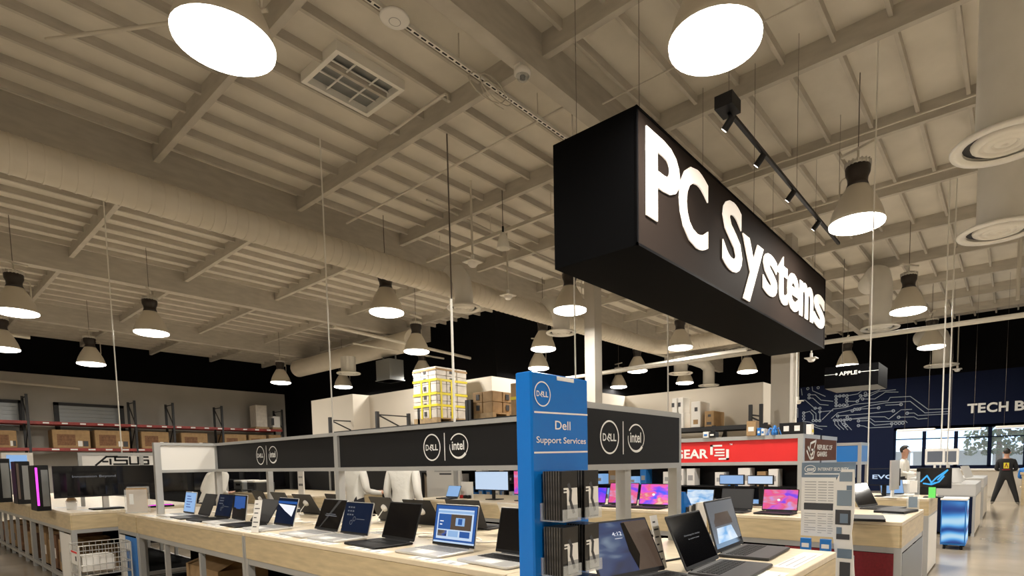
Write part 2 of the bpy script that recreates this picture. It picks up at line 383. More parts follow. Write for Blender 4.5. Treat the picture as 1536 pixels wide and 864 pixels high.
# ------------------------------------------------------------------ outside the windows
struct('ground_outside', MB().box((27.2,-40,-.1), (80,40,-.02)), 'asphalt')
t = thing('outdoor_building', 'pale grey building with long awning outside the windows', 'building', (44, 2, 0))
MB().box((0,-6,0), (8,12,2.05)).build('wall', 'whitemetal', t); MB().box((-2,-6,1.75), (0,12,1.95)).build('awning', 'whitemetal', t)
for k in range(5): MB().box((-1.9,-5+4*k,0), (-1.75,-4.85+4*k,1.75)).build('post', 'whitemetal', t)
def tree(loc, h, label, seed):
    rnd = random.Random(seed); t = thing('outdoor_tree', label, 'tree', loc)
    MB().tube([(0,0,0),(.1,.05,h*.35),(0,.1,h*.6)], [.16,.12,.06], 8).build('trunk', 'bark', t)
    cr = MB()
    for k in range(900):
        a = rnd.uniform(0, 6.28); rr = h*.30*math.sqrt(rnd.random()); z = h*(.32+.6*rnd.random())
        c = Vector((rr*math.cos(a), rr*math.sin(a), z)); u = Vector((rnd.uniform(-1,1),rnd.uniform(-1,1),rnd.uniform(-1,1))).normalized()*.13; v = u.orthogonal().normalized()*.09
        cr.quad(c-u, c-v, c+u, c+v)
    q = cr.build('foliage', 'leaf', t); q['kind'] = 'stuff'
tree((33, .5, 0), 4.6, 'leafy tree outside the windows behind the person in black', 3)
tree((35, -1.8, 0), 5.0, 'leafy tree outside the windows at the right edge', 4)
# ================================================================== pendant lamps
def make_lamp():
    t = thing('pendant_lamp', 'x', 'lamp')                       # origin at the lens rim
    MB().lathe([(.10,.52),(.145,.50),(.17,.46),(.25,.32),(.315,.18),(.355,.05),(.365,0),(.355,0),(.34,.04),(.30,.17),(.23,.31),(.15,.45)], 32).build('reflector', 'shade', t)
    MB().lathe([(.365,.0),(.36,-.03),(.30,-.055),(.18,-.075),(.0,-.08)], 32).build('lens', 'lens', t)
    MB().lathe([(.0,.79),(.15,.79),(.165,.76),(.16,.68),(.135,.62),(.13,.56),(.15,.50),(.0,.50)], 24).build('ballast_housing', 'ballast', t)
    fn = MB().lathe([(.0,.855),(.12,.85),(.165,.82),(.17,.78),(.0,.78)], 24)
    for k in range(18):
        a = k*math.pi/9; fn.bar((.165*math.cos(a),.165*math.sin(a),.84), (.165*math.cos(a),.165*math.sin(a),.77), .012, .02)
    fn.build('cooling_fins', 'fins', t)
    MB().tube([(.14,0,.70),(.24,0,.70),(.275,0,.66),(.275,0,.30)], .012, 6).build('bracket', 'pipe', t)
    MB().tube([(0,0,.85),(0,0,1.0)], .015, 6).box((-.25,-.03,1.0), (.25,.03,1.035)).build('hanger', 'pipe', t)
    MB().tube([(.0,0,1.03),(.0,0,ZD-4.77)], .007, 5).build('suspension_cable', 'darkpipe', t)
    return t
LAMPZ = 4.77
proto = make_lamp()
lamps = [((337,62), 'bright pendant lamp at the top left, cut by the photo top, largest on the left'),
 ((1072,62), 'bright pendant lamp at the top right, largest one right of the photo middle'),
 ((1285,335), 'pendant lamp right of the hanging sign, nearest of the right row'),
 ((1362,466), 'pendant lamp second in the row right of the hanging sign'),
 ((1397,520), 'pendant lamp farthest in the right row, above the navy wall lettering'),
 ((580,468), 'pendant lamp hanging before the big spiral duct, left of the diffuser drop'),
 ((855,465), 'pendant lamp just below the near end of the hanging sign'),
 ((625,527), 'pendant lamp below the duct, above the one over the strapped pallet'),
 ((634,562), 'pendant lamp just left of the strapped pallet top'),
 ((815,523), 'pendant lamp above the blue services stand'),
 ((956,556), 'pendant lamp against black between the column and the duct elbow'),
 ((928,580), 'small pendant lamp just right of the square column'),
 ((1020,521), 'pendant lamp in front of the duct elbow under the hanging sign'),
 ((1027,574), 'small pendant lamp below a ceiling diffuser left of the hooked duct'),
 ((1121,557), 'pendant lamp under the far end of the hanging sign, against black'),
 ((515,580), 'small pendant lamp low against black, right of the round duct drop'),
 ((25,468), 'pendant lamp cut by the left edge of the photo, the higher of two'),
 ((4,523), 'pendant lamp cut by the left edge of the photo, the lower of two'),
 ((808,552), 'dim pendant lamp half hidden behind the blue services stand top'),
 ((1271,548), 'dim pendant lamp above the black box sign')]
places = [(atz(x, y, LAMPZ), lb) for (x, y), lb in lamps]
# three unseen lamps added to brighten the far left of the store
for X, Y, lb in ((4.5,16.5,'added pendant lamp far left over the aisle beside the left island'),(4.5,22.6,'added pendant lamp farthest left before the red beamed rack'),(10.4,22.6,'added pendant lamp far back left before the rack right end')):
    places.append((Vector((X,Y,LAMPZ)), lb))
for X, Y in ((-1.0,2.0),(4.5,-4.0),(-1.0,-4.0),(9.9,-4.0),(-4.5,8.0),(15.3,-4.0)):  # nearest lamps of the same grid outside the frame
    places.append((Vector((X,Y,LAMPZ)), 'pendant lamp outside the picture, %s' % {(-1.0,2.0):'just left of the camera',(4.5,-4.0):'right of the camera',(-1.0,-4.0):'behind the camera',(9.9,-4.0):'right of the second island',(-4.5,8.0):'far left',(1.9,10.8):'over the left island',(15.3,-4.0):'right of the tablet desks'}[(X,Y)]))
for i, (p, lb) in enumerate(places):
    o = proto if i == 0 else copy_tree(proto)
    o.location = p; o['label'] = lb; o['group'] = 'pendant lamps under the roof' if i < len(lamps)+3 else 'lamps outside the picture'
    o.rotation_euler = (0, 0, -.6+.9*(i % 3))
    light('lamp_light', 'AREA', (0,0,-.10), LAMP_W, parent=o, shape='DISK', size=.62)
# ================================================================== ducts
def duct_run(name, label, pts, r, rib=0.0, m='duct'):
    o = Vector(pts[0]); t = thing(name, label, 'duct', o); pts = [Vector(p)-o for p in pts]
    MB().tube(pts, r, 24).build('shell', m, t)
    if rib:
        b = MB()
        for p, q in zip(pts[:-1], pts[1:]):
            L = (q-p).length; d = (q-p).normalized(); n = int(L/rib)
            if L < 1.2: continue
            for k in range(n): c = p+d*(k+.5)*L/n; b.tube([c-d*.012, c+d*.012], r+.008, 24)
        q = b.build('spiral_seam', m, t); q['kind'] = 'stuff'
    return t
DY, DZ, DR = 9.72, 5.33, .235
xe = aty(985, 515, DY).x
duct_run('spiral_duct', 'big cream spiral duct running under the roof to an elbow', [(-8.9,DY,DZ),(xe-.4,DY,DZ),(xe-.1,DY-.10,DZ),(xe+.06,DY-.3,DZ),(xe+.1,DY-.7,DZ),(xe+.1,DY-3.0,DZ)], DR, .16)
def drop(name, label, px, ztop, r, R, back=None, z0=4.77):
    p = atz(*px, z0); t = thing(name, label, 'air diffuser', p)
    path = [(0,0,0),(0,0,ztop-z0)]
    if back: path += [(back[0]*.12,back[1]*.12,ztop-z0+.25),(back[0]*.4,back[1]*.4,ztop-z0+.42),(back[0],back[1],ztop-z0+.45)]
    MB().tube(path, r, 20).build('drop_pipe', 'duct_grey', t)
    MB().lathe([(r,.05),(R*.96,.02),(R,0),(R*.97,-.025),(R*.80,-.02),(R*.76,0)], 28).build('rim', 'whitemetal', t)
    MB().lathe([(R*.76,.03),(R*.2,.05),(.0,.05)], 28).build('throat', 'darkgrey', t)
    for q in (.62, .42, .22):
        MB().lathe([(R*q,.03),(R*(q-.02),.0),(R*(q-.12),-.03),(R*(q-.16),-.02),(R*(q-.18),.02)], 24).build('cone_ring', 'whitemetal', t)
    return t
drop('ceiling_diffuser', 'round diffuser on grey drop pipe, largest, at the top right corner', (1508,214), 6.4, .27, .5)
drop('ceiling_diffuser', 'round diffuser on grey drop pipe below the largest one at the right edge', (1498,347), 6.3, .28, .53)
drop('ceiling_diffuser', 'round diffuser on grey pipe behind the second lamp of the right row', (1320,492), 5.9, .26, .46, (1.6,.6))
drop('ceiling_diffuser', 'round diffuser on grey pipe above the navy wall lettering', (1412,548), 5.6, .3, .55, (1.2,.8))
drop('ceiling_diffuser', 'round diffuser hanging in front of the spiral duct', (696,462), 5.1, .2, .37, (0,.42))
drop('ceiling_diffuser', 'round diffuser under the duct beside the sign end lamp', (842,499), 5.1, .22, .4, (0,.5))
drop('ceiling_diffuser', 'round diffuser left of the strapped pallet, low against black', (523,560), 5.35, .26, .42)
drop('ceiling_diffuser', 'round diffuser under the duct elbow, left of the hooked duct', (1021,560), 5.4, .26, .46)
p = atz(1063, 578, 4.77)
drop('ceiling_diffuser', 'round diffuser at the end of the hooked duct', (1063,578), 5.5, .26, .46, (-1.5,1.3))
# rear-left second duct (round end) with a box hanger
a = atx(500, 540, 12.2); b = atx(621, 548, 12.2)
duct_run('round_duct', 'plain round duct with closed end left of the strapped pallet', [(12.2,a.y+3,a.z),(12.2,b.y,a.z)], .36)
q = thing('duct_box', 'grey sheet metal box under the round duct', 'duct box', (12.2,atx(585,560,12.2).y,atx(585,572,12.2).z)); MB().box((-.3,-.42,0), (.3,.42,.75)).box((-.33,-.45,0), (.33,.45,.03)).build('casing', 'galv', q); MB().box((-.02,-.4,.75), (.02,-.36,1.3)).build('strap', 'galv', q); MB().box((-.02,.36,.75), (.02,.4,1.3)).build('strap', 'galv', q)
# ------------------------------------------------------------------ pipes, struts and rods on the ceiling
def rod(name, label, cat, pts, r, m='pipe', parts=None):
    o = Vector(pts[0]); q = MB().tube([Vector(p)-o for p in pts], r, 8).build(name, m); q.location = o
    return tag(q, label, cat)
s0 = atz(556, 0, 6.47); 
t = thing('slotted_strut', 'white slotted strut channel running beside the girder under the roof', 'strut', (3.0, s0.y, 6.45))
MB().box((0,-.03,0), (5.5,.03,.045)).build('channel', 'whitemetal', t)
sl = MB()
for k in range(52): sl.box((.05+k*.105,-.012,-.002), (.12+k*.105,.012,.0))
q = sl.build('slots', 'blk', t); q['kind'] = 'stuff'
for k in range(4): MB().tube([(.5+1.5*k,0,.04),(.5+1.5*k,0,.37)], .006, 5).build('threaded_rod', 'pipe', t)
# access point with the ring light (the device the photograph is about), hung under the strut
p = atz(592, 28, 6.40)
t = thing('access_point', 'round white wireless access point with thin ring under the roof strut', 'access point', p)
MB().lathe([(.0,-.035),(.06,-.034),(.10,-.028),(.15,-.012),(.165,.002),(.155,.016),(.08,.03),(.0,.03)], 36).build('shell', 'white', t)
MB().lathe([(.058,-.0355),(.066,-.0350)], 32).build('light_ring', 'greyink', t)
MB().tube([(0,0,.03),(0,0,.06)], .05, 16).build('mount', 'white', t)
# dome camera on the girder
p = aty(784, 112, 4.76)
t = thing('security_camera', 'white dome camera fixed on the girder side', 'camera', p)
MB().lathe([(.0,.06),(.09,.055),(.10,.02),(.095,-.01),(.085,-.02)], 20).build('housing', 'white', t)
MB().lathe([(.08,-.02),(.07,-.05),(.04,-.075),(.0,-.085)], 20).build('dome', 'acrylic', t)
MB().lathe([(.035,-.02),(.035,-.05),(.0,-.065)], 12).build('lens', 'blk', t)
MB().box((-.05,.0,.0), (.05,.10,.12)).build('bracket', 'white', t)
def hung(px_top, px, z, label):
    """white device on a drop rod: z of its plate from the lamps around it"""
    p = atz(*px, z); t = thing('ceiling_sensor', label, 'sensor', p)
    MB().tube([(0,0,.05),(0,0,ZD-z)], .02, 8).build('drop_rod', 'pipe', t)
    MB().box((-.14,-.14,0), (.14,.14,.02)).build('plate', 'whitemetal', t)
    MB().lathe([(.10,.0),(.095,-.04),(.06,-.08),(.0,-.09)], 16).build('dome', 'white', t)
    MB().tube([(0,0,.02),(0,0,.14)], .035, 10).build('collar', 'white', t)
hung(None, (709,394), 5.3, 'white dome sensor on a long drop rod in front of the duct')
hung(None, (762,444), 5.3, 'white dome sensor on a drop rod against the spiral duct')
hung(None, (1217,538), 4.0, 'white dome sensor just past the hanging sign end')
hung(None, (1436,554), 4.6, 'white dome sensor above the navy wall lettering')
hung(None, (1197,602), 3.2, 'white dome sensor on a rod beside the white column')
# pipes along Y (parallel to the purlins) and along X
for (x, y), X, y0, y1, r, lb in (((1300,555-60),13.5,-1,12,.05,'long white sprinkler pipe crossing under the sign end'),
      ((640,275),6.6,5.1,11,.018,'thin conduit across the bays behind the sign'),
      ((1230,120),6.9,-1.4,4.7,.012,'thin dark conduit crossing the bays at the top right'),
      ((1300,300),10.2,-1.4,4.7,.014,'thin conduit along a purlin right of the sign'),
      ((1400,305),12.4,-1.4,4.7,.02,'thin conduit behind the right lamp row')):
    z = {13.5: atx(1300,505,13.5).z}.get(X, 6.42)
    if X in (6.6, 6.9, 10.2, 12.4): z = 6.5
    rod('ceiling_pipe', lb, 'pipe', [(X,y0,z),(X,y1,z)], r)
zz = atx(1000, 570, 16.0)
rod('ceiling_pipe', 'white pipe slanting above the blue stand toward the column', 'pipe', [atx(860,566,16.0), atx(1120,524,16.0)], .06, 'whitemetal')
for (a, b, X, lb, r) in (((560,416+60),(560,478),0,'',0),):
    pass
for k, (pa, pb, Yp, r, lb) in enumerate((((500,490),(860,573),15.5,.05,'long white sprinkler pipe against black below the duct'),
      ((530,515),(720,547),17.0,.035,'thin double conduit above the strapped pallet'),
      ((0,500),(45,506),24.0,.06,'pale pipe against black at the left edge'),
      ((0,572),(120,583),29.5,.05,'pale pipe along the top of the left wall'),
      ((540,286),(700,372),10.9,.025,'thin pipe along the girder above the duct'),
      ((640,300),(835,395),9.2,.02,'thin cable conduit behind the long drop rod'))):
    rod('ceiling_pipe', lb, 'pipe', [aty(*pa, Yp), aty(*pb, Yp)], r)
# light-coloured beam with a fluorescent rail behind the long drop rod
a = aty(650, 372, 10.2)
t = thing('strip_rail', 'pale lighting rail parallel to the second purlin behind the sign', 'rail', (8.75, 6.9, 6.28))
MB().box((-.03,0,0), (.03,4.2,.07)).build('rail', 'pipe', t)
for k in range(3): MB().tube([(0,.3+1.7*k,.05),(0,.3+1.7*k,.5)], .008, 5).build('hanger', 'pipe', t)
# roof hatch with a bar grid
hx0, hx1, hy0, hy1 = 4.05, 5.08, 6.82, 7.75
t = thing('roof_hatch', 'square roof hatch with white framed bar grid', 'hatch', (hx0, hy0, 6.69))
for a, b in (((0,0),(hx1-hx0,.06)), ((0,hy1-hy0-.06),(hx1-hx0,hy1-hy0)), ((0,.06),(.06,hy1-hy0-.06)), ((hx1-hx0-.06,.06),(hx1-hx0,hy1-hy0-.06))):
    MB().box((a[0],a[1],0), (b[0],b[1],.13)).build('frame_board', 'whitemetal', t)
MB().box((.06,.06,.10), (hx1-hx0-.06,hy1-hy0-.06,.125)).build('hatch_lid', 'galv', t)
for k in (1, 2): MB().tube([((hx1-hx0)*k/3,.04,.05),((hx1-hx0)*k/3,hy1-hy0-.04,.05)], .012, 6).build('grid_bar', 'white', t); MB().tube([(.04,(hy1-hy0)*k/3,.07),(hx1-hx0-.04,(hy1-hy0)*k/3,.07)], .012, 6).build('grid_bar', 'white', t)
# hanging rods and power poles: (pixel of a point, distance plane, z range)
for px, X, z0, lb in (((676,400),5.6,1.72,'dark vertical drop pipe left of the long sensor rod'),):
    p = atx(*px, 4.0)
def pole(px, how, val, z0, z1, r, lb, m='whitemetal', name='hanging_pole'):
    p = {'x': atx, 'y': aty, 'z': atz}[how](*px, val)
    rod(name, lb, 'pole', [(p.x,p.y,z0),(p.x,p.y,ZD if z1 > 5 else z1)], r, m)
pole((681,600), 'x', 2.575, 1.71, 2.55, .008, 'short white pole on the header in front of the strapped pallet')
pole((676,400), 'y', 7.2, 2.2, 6.5, .012, 'tall thin dark pole hanging left of the long sensor rod', 'darkpipe')
pole((863,545), 'x', 6.9, 0, 6.5, .012, 'thin pole rising just behind the blue services stand')
pole((1002,590), 'x', 8.6, 0, 6.5, .012, 'thin pole rising above the red header left end')
pole((181,655), 'y', 13.2, .92, 6.5, .010, 'thin pole rising above the white header with black lettering')
pole((498,610), 'x', 5.0, .92, 6.5, .012, 'white pole rising behind the middle post of the charcoal header')
pole((1305,560), 'x', 8.6, .92, 6.5, .008, 'white pole beside the black box sign')
pole((1414,600), 'x', 13, .92, 6.5, .012, 'left one of two white poles left of the navy wall lettering')
pole((1424,600), 'x', 13.4, .92, 6.5, .012, 'right one of two white poles left of the navy wall lettering')
pole((1527,440), 'x', 17, 5.0, 6.7, .04, 'short white drop pipe at the right edge over the black wall', 'pipe')
# conduit hoop on the left bays
rod('ceiling_conduit', 'bent conduit crossing sub-purlins at the top left', 'conduit', [(1.6,9.0,6.5),(2.1,8.2,6.5),(2.6,7.4,6.5),(3.1,6.6,6.5)], .02)
rod('ceiling_conduit', 'conduit bending down behind the roof hatch', 'conduit', [atz(585,200,6.45),atz(660,145,6.45),atz(668,141,6.42),atz(672,143,6.35),atz(673,152,6.25)], .018)
def bell(px, z, lb):
    p = atz(*px, z); t = thing('bell_fixture', lb, 'fixture', p)
    MB().lathe([(.0,.30),(.04,.30),(.07,.24),(.11,.12),(.13,.0),(.12,.0),(.06,.2),(.0,.26)], 16).build('bell', 'whitemetal', t)
    MB().tube([(0,0,.30),(0,0,ZD-z)], .008, 6).build('drop_rod', 'darkpipe', t); MB().tube([(0,0,.28),(0,0,.42)], .02, 8).build('socket', 'blk', t)
bell((755,373), 5.6, 'small unlit white bell fixture behind the long sensor rod'); bell((1521,543), 4.9, 'small white bell fixture against black at the right edge')
# loops of cable under the strut
b = []
c0 = Vector((5.35,5.5,6.40))
for k in range(40):
    a = k*.45; b.append(c0+Vector((.28*math.cos(a)+.008*k, .05*math.sin(a*.5), .13*math.sin(a)-.05)))
rod('cable_coil', 'coiled cable bundle hanging at the strut beside the girder', 'cable', b, .008)
# ================================================================== hanging department sign
SY = 2.8
a = aty(954.7,157,SY); b = aty(1238,418,SY); c = aty(953.7,366,SY)
sx0, sx1, sz0, sz1, sd = a.x, b.x, c.z, a.z, 1.0
t = thing('hanging_sign', 'large black box sign with white PC Systems lettering hung from the roof', 'sign', (sx0, SY, sz0))
L, Hh = sx1-sx0, sz1-sz0
MB().box((0,.012,0), (L,sd,Hh)).build('box', 'signblack', t)
MB().box((.02,0,.02), (L-.02,.012,Hh-.02)).build('face_panel', 'signface', t)
ed = MB()
for z in (0, Hh-.025): ed.box((-.004,-.006,z), (L+.004,.012,z+.025))
for x in (-.004, L-.02): ed.box((x,-.006,0), (x+.024,.012,Hh))
ed.build('edge_trim', 'signblack', t)
for x in (.25, L*.5, L-.25):
    for y in (.12, sd-.12): MB().tube([(x,y,Hh),(x,y,ZD-sz0)], .0035, 5).build('suspension_wire', 'darkpipe', t)
# letters: left edge and widths taken from the photograph on the sign plane
def on(px, py): p = aty(px, py, SY); return p.x-sx0, p.z-sz0
spots = [('P',968,1019),('C',1017,1061),('S',1082,1112),('y',1112,1144),('s',1143,1165),('t',1164,1181),('e',1180,1198),('m',1199,1220),('s',1221,1238-.5)]
zb = on(968,318)[1]; zt = on(968,193)[1]; cap = zt-zb
Tm = frame((0,-.006,0), (1,0,0), (0,0,1))
for ch, p0, p1 in spots:
    x0 = on(p0, 400)[0]; x1 = on(p1, 400)[0]
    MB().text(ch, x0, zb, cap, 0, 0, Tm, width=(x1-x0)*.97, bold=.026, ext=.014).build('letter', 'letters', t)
# track with spots
TY = 2.3
a = aty(1092,168,TY); b = aty(1258,372,TY); tz = a.z
t = thing('light_track', 'black track light bar with spots aimed at the hanging sign', 'track light', (a.x,TY,tz))
TL = b.x-a.x
MB().box((0,-.02,0), (TL,.02,.035)).build('track', 'blk', t)
MB().box((-.12,-.09,.0), (.10,.09,.12)).build('power_feed', 'blk', t)
for x in (.02, TL*.5, TL-.05): MB().tube([(x,0,.03),(x,0,ZD-tz)], .003, 5).build('suspension_wire', 'darkpipe', t)
for px, py in ((1090,190),(1142,250),(1188,304),(1226,346)):
    x = max(.05, aty(px, py, TY).x-a.x)
    h = MB().tube([(0,0,.02),(0,0,-.05)], .012, 6).tube([(0,-.03,-.03),(0,.06,-.13)], .035, 12).build("spot_head", "blk", t); h.location = (x,0,0)
    MB().lathe([(.03,0),(.0,.0)], 12, T=frame((0,.062,-.132),(1,0,0),(0,.7,.7))).build("bulb", "lens", h)
    s = light('spot_light', 'SPOT', (a.x+x, TY+.1, tz-.17), 16, (1.0,.86,.70), spot_size=math.radians(58), spot_blend=1.0, shadow_soft_size=.03)
    s.rotation_euler = Vector((0.05, SY-TY-.1, -.95)).to_track_quat('-Z', 'Y').to_euler()
# ================================================================== display islands
TH = 0.92
def table(label, x0, x1, y0, y1, h=TH, mids=(), endmids=(), apron=.17, low='inside', name='display_table', group=None, far=False):
    t = thing(name, label, 'table', (x0,y0,0), 0, group); W, D = x1-x0, y1-y0
    MB().bbox((0,0,h-.03), (W,D,h), .006).build('worktop', 'woodtop', t)
    e = .012
    for a, b in (((0,e),(e,D-e)), ((W-e,e),(W,D-e)), ((e,0),(W-e,e)), ((e,D-e),(W-e,D))):
        MB().box((a[0],a[1],h-apron-.03), (b[0],b[1],h-.031)).build('apron_board', 'wood', t)
    zt = h-apron-.031
    for x in (.0, W-.05):
        for y in (.0, D-.05): MB().box((x,y,0), (x+.05,y+.05,zt)).build('post', 'alu', t)
    for m in mids:
        for x in (.0, W-.04): MB().box((x,m-y0-.02,.0), (x+.04,m-y0+.02,zt-.05)).build('post', 'alu', t)
    for m in endmids: MB().box((m-x0-.02,0,0), (m-x0+.02,.04,zt-.05)).build('post', 'alu', t)
    for z in (zt-.045, .06):
        for x in (0.004, W-.04): MB().box((x,.05,z), (x+.036,D-.05,z+.045)).build('rail', 'alu', t)
        for y in (0.004, D-.04): MB().box((.05,y,z), (W-.05,y+.036,z+.045)).build('rail', 'alu', t)
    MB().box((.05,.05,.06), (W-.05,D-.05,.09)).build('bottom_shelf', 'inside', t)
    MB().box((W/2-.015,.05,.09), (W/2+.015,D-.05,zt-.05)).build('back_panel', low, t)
    return t
E1 = dict(x0=1.76, x1=3.22)
i1 = [table('maple display table, far end module of the long laptop island', 1.76, 3.22, 7.415, 8.17),
      table('maple display table of the laptop island with open shelf and a cardboard box', 1.76, 3.22, 4.585, 7.405, mids=(5.55,6.5)),
      table('maple display table of the laptop island holding the lit blue laptop', 1.76, 3.22, 1.755, 4.575, mids=(2.7,3.6)),
      table('maple display table, near end module with three laptops facing the aisle', 1.76, 3.22, .715, 1.745)]
MB().box((-.003,2.795,.72), (.01,2.819,.889)).build('seam_trim', 'alu', i1[2]); MB().box((-.003,0.001,.72), (.01,.024,.889)).build('seam_trim', 'alu', i1[1])
# end panel with blue poster on the far module
q = MB().box((-.006,.03,.1), (0,.45,.66)).build('poster_panel', 'bluepanel', i1[0]); MB().box((-.008,.28,.50), (-.006,.42,.62)).build('poster_logo', 'print', q)
MB().box((-.006,.46,.05), (0,.70,.66)).build('white_panel', 'paper', i1[0])
t = thing('cardboard_box', 'open cardboard box on the shelf under the laptop island', 'box', (1.95, 6.0, .09))
MB().box((0,-.3,0), (.45,.55,.36)).build('carton', 'card', t)
MB().add([(0,-.3,.36),(0,.55,.36),(.18,.5,.43),(.18,-.25,.43)], [(0,1,2,3)]).build('flap', 'card', t); MB().add([(.45,-.3,.36),(.45,.55,.36),(.62,.5,.34),(.62,-.25,.34)], [(0,1,2,3)]).build('flap', 'card', t)
# ------------------------------------------------------------------ header frames
def dell(mb, T, cx, cy, R, mi=0):
    mb.ring(cx, cy, R, R, R*.10, .001, mi, T); mb.text('D', cx-R*.72, cy-R*.21, R*.42, .001, mi, T, width=R*.36, bold=.02)
    mb.text('E', 0, 0, R*.40, .001, mi, T @ Matrix.Translation((cx-R*.30, cy-R*.10, 0)) @ Matrix.Rotation(-.55, 4, 'Z'), width=R*.30, bold=.02)
    mb.text('LL', cx+R*.08, cy-R*.21, R*.42, .001, mi, T, width=R*.62, bold=.02)
def intel(mb, T, cx, cy, R, mi=0):
    mb.text('intel', cx-R*.62, cy-R*.24, R*.62, .001, mi, T, width=R*1.30, bold=.018)
    mb.ring(cx+R*.1, cy+.05*R, R*1.0, R*.86, R*.06, .001, mi, T, -40, 150, 32, R*.10); mb.ring(cx+R*.1, cy-.03*R, R*1.0, R*.86, R*.05, .001, mi, T, 168, 322, 32, R*.2)
def logos(mb, T, cx, cy, R):
    dell(mb, T, cx-R*1.75, cy, R); mb.rect(cx-R*.33, cy-R, cx-R*.24, cy+R, .001, 0, T); intel(mb, T, cx+R*1.15, cy, R)
ZT = 1.71
def z_on(px, py, X): return atx(px, py, X).z
spX, capF, capN = 2.575, 7.33, 1.64
zp1 = 1.68; zp0 = z_on(640, 699.5, spX); zb_ = z_on(640, 706, spX)
hd = thing('header_frame', 'aluminium header frame with charcoal banners along the laptop island', 'header frame', (spX, capN, TH))
def hbox(a, b, nm, m, par=None):
    o = Vector(hd.location); return MB().box(Vector(a)-o, Vector(b)-o).build(nm, m, par or hd)
c = .03
ym = 4.57
for x, y in ((1.97,capF), (spX,capF), (3.17,capF), (spX,ym), (1.97,capN), (spX,capN), (3.17,capN)):
    hbox((x-c,y-c,TH), (x+c,y+c,ZT), 'post', 'alu')
for z0, z1 in ((ZT-.03,ZT), (zb_,zp0)):
    for ya, yb in ((capF-c,ym+c), (ym-c,capN+c)): hbox((spX-c,yb,z0), (spX+c,ya,z1), 'rail', 'alu')
    for yc in (capF, capN):
        for xa, xb in ((1.97+c,spX-c), (spX+c,3.17-c)): hbox((xa,yc-c,z0), (xb,yc+c,z1), 'rail', 'alu')
for i, (ya, yb, lx) in enumerate(((capF-c,ym+c,401.5), (ym-c,capN+c,671))):
    q = hbox((spX-.008,yb,zp0), (spX+.008,ya,ZT-.03), 'banner', 'banner')
    p = atx(lx, 680 if i == 0 else 671, spX-.009); T = frame(Vector((spX-.0095,0,0))-Vector(hd.location), (0,-1,0), (0,0,1))
    mb = MB(); logos(mb, T, -p.y, (zp0+ZT-.03)/2, .098); mb.build('brand_logos', 'print', q)
for xa, xb in ((1.97+c,spX-c), (spX+c,3.17-c)): hbox((xa,capF-.008,zp0), (xb,capF+.008,ZT-.03), 'banner', 'paper')
yc = capN-.039
q = hbox((1.97+c,yc-.008,zp0), (3.17-c,yc+.007,ZT-.03), 'banner', 'banner')
p = aty(936, 660, yc); T = frame(Vector((0,yc-.0095,0))-Vector(hd.location), (1,0,0), (0,0,1))
mb = MB(); logos(mb, T, p.x, (zp0+ZT-.03)/2, .086); mb.build('brand_logos', 'print', q)
for z0, z1 in ((ZT-.03,ZT), (zb_,zp0)): hbox((1.97+c,capN-.046,z0), (3.17-c,capN-c-.0005,z1), 'rail', 'alu')
# ------------------------------------------------------------------ second island (red header)
i2 = [table('maple table of the second island with black laptops and dark red end panel', 4.95, 6.28, .645, 2.2, endmids=(5.6,)),
      table('maple table of the second island under the red header', 4.95, 6.28, 2.21, 4.6, mids=(3.0,3.8)),
      table('maple table of the second island with monitors seen behind the laptop island', 4.95, 6.28, 4.61, 6.9, mids=(5.4,6.1))]
MB().box((-.002,.05,.1), (.0,.86,.67)).build('red_panel', 'darkred', i2[0]); MB().box((.05,-.002,.1), (1.28,.0,.67)).build('side_panel', 'galv', i2[0])
t2x, t2y, z2 = 5.62, 1.575, 1.655
h2 = thing('header_frame', 'aluminium header frame with red banner behind the laptop island', 'header frame', (t2x, t2y, TH))
def h2b(a, b, nm, m, par=None): o = Vector(h2.location); return MB().box(Vector(a)-o, Vector(b)-o).build(nm, m, par or h2)
XE = aty(1252, 670, t2y).x
p20 = z_on(1100, 693, t2x); p21 = z_on(1100, 661, t2x)
for x, y in ((t2x,t2y), (6.22,t2y), (t2x,3.6), (t2x,5.2), (t2x,6.6)): h2b((x-.025,y-.025,TH), (x+.025,y+.025,z2), 'post', 'alu')
for z0, z1 in ((p21,z2), (p20-.035,p20)):
    h2b((t2x-.025,t2y+.025,z0), (t2x+.025,6.6,z1), 'rail', 'alu'); h2b((t2x+.025,t2y-.025,z0), (XE,t2y+.025,z1), 'rail', 'alu')
q = h2b((t2x-.01,t2y+.025,p20), (t2x+.01,3.575,p21), 'red_banner', 'red')
T = frame(Vector((t2x-.0115,0,0))-Vector(h2.location), (0,-1,0), (0,0,1)); mb = MB()
Y = lambda px, py: -atx(px, py, t2x).y
zz = lambda py: z_on(1060, py, t2x)
xg, xg2 = Y(1012,680), Y(1063,680); mb.text('GEAR', xg, zz(687), zz(674)-zz(687), .001, 0, T, width=xg2-xg, bold=.03)
s0 = Y(1066,680); u = (Y(1094,680)-s0)/7
zc = zz(668); v = (zz(668)-zz(690))/7
for x0, y0, x1, y1 in ((0,0,4.5,-.8),(0,0,1,-4.6),(1.6,-1.9,5.4,-2.6),(2.0,-3.3,5.4,-4.0),(1.6,-4.6,5.4,-5.3),(6,-2.2,7,-7),(3.2,-6.2,7,-7)):
    mb.rect(s0+x0*u, zc+y0*v, s0+x1*u, zc+y1*v, .001, 0, T)
mb.text('TM', s0+7.2*u, zc-.3*v, v*.7, .001, 0, T, bold=.02)
mb.build('brand_lettering', 'print', q)
h2b((XE-.04,t2y-.02,p20), (XE,t2y+.02,p21), 'end_stile', 'alu')
q = h2b((t2x+.025,t2y-.01-.016,p20), (XE-.04,t2y+.01,p21), 'brown_banner', 'brown')
T = frame(Vector((0,t2y-.0275,0))-Vector(h2.location), (1,0,0), (0,0,1)); mb = MB()
bw, bh, bx = .60, p21-p20, t2x+.03
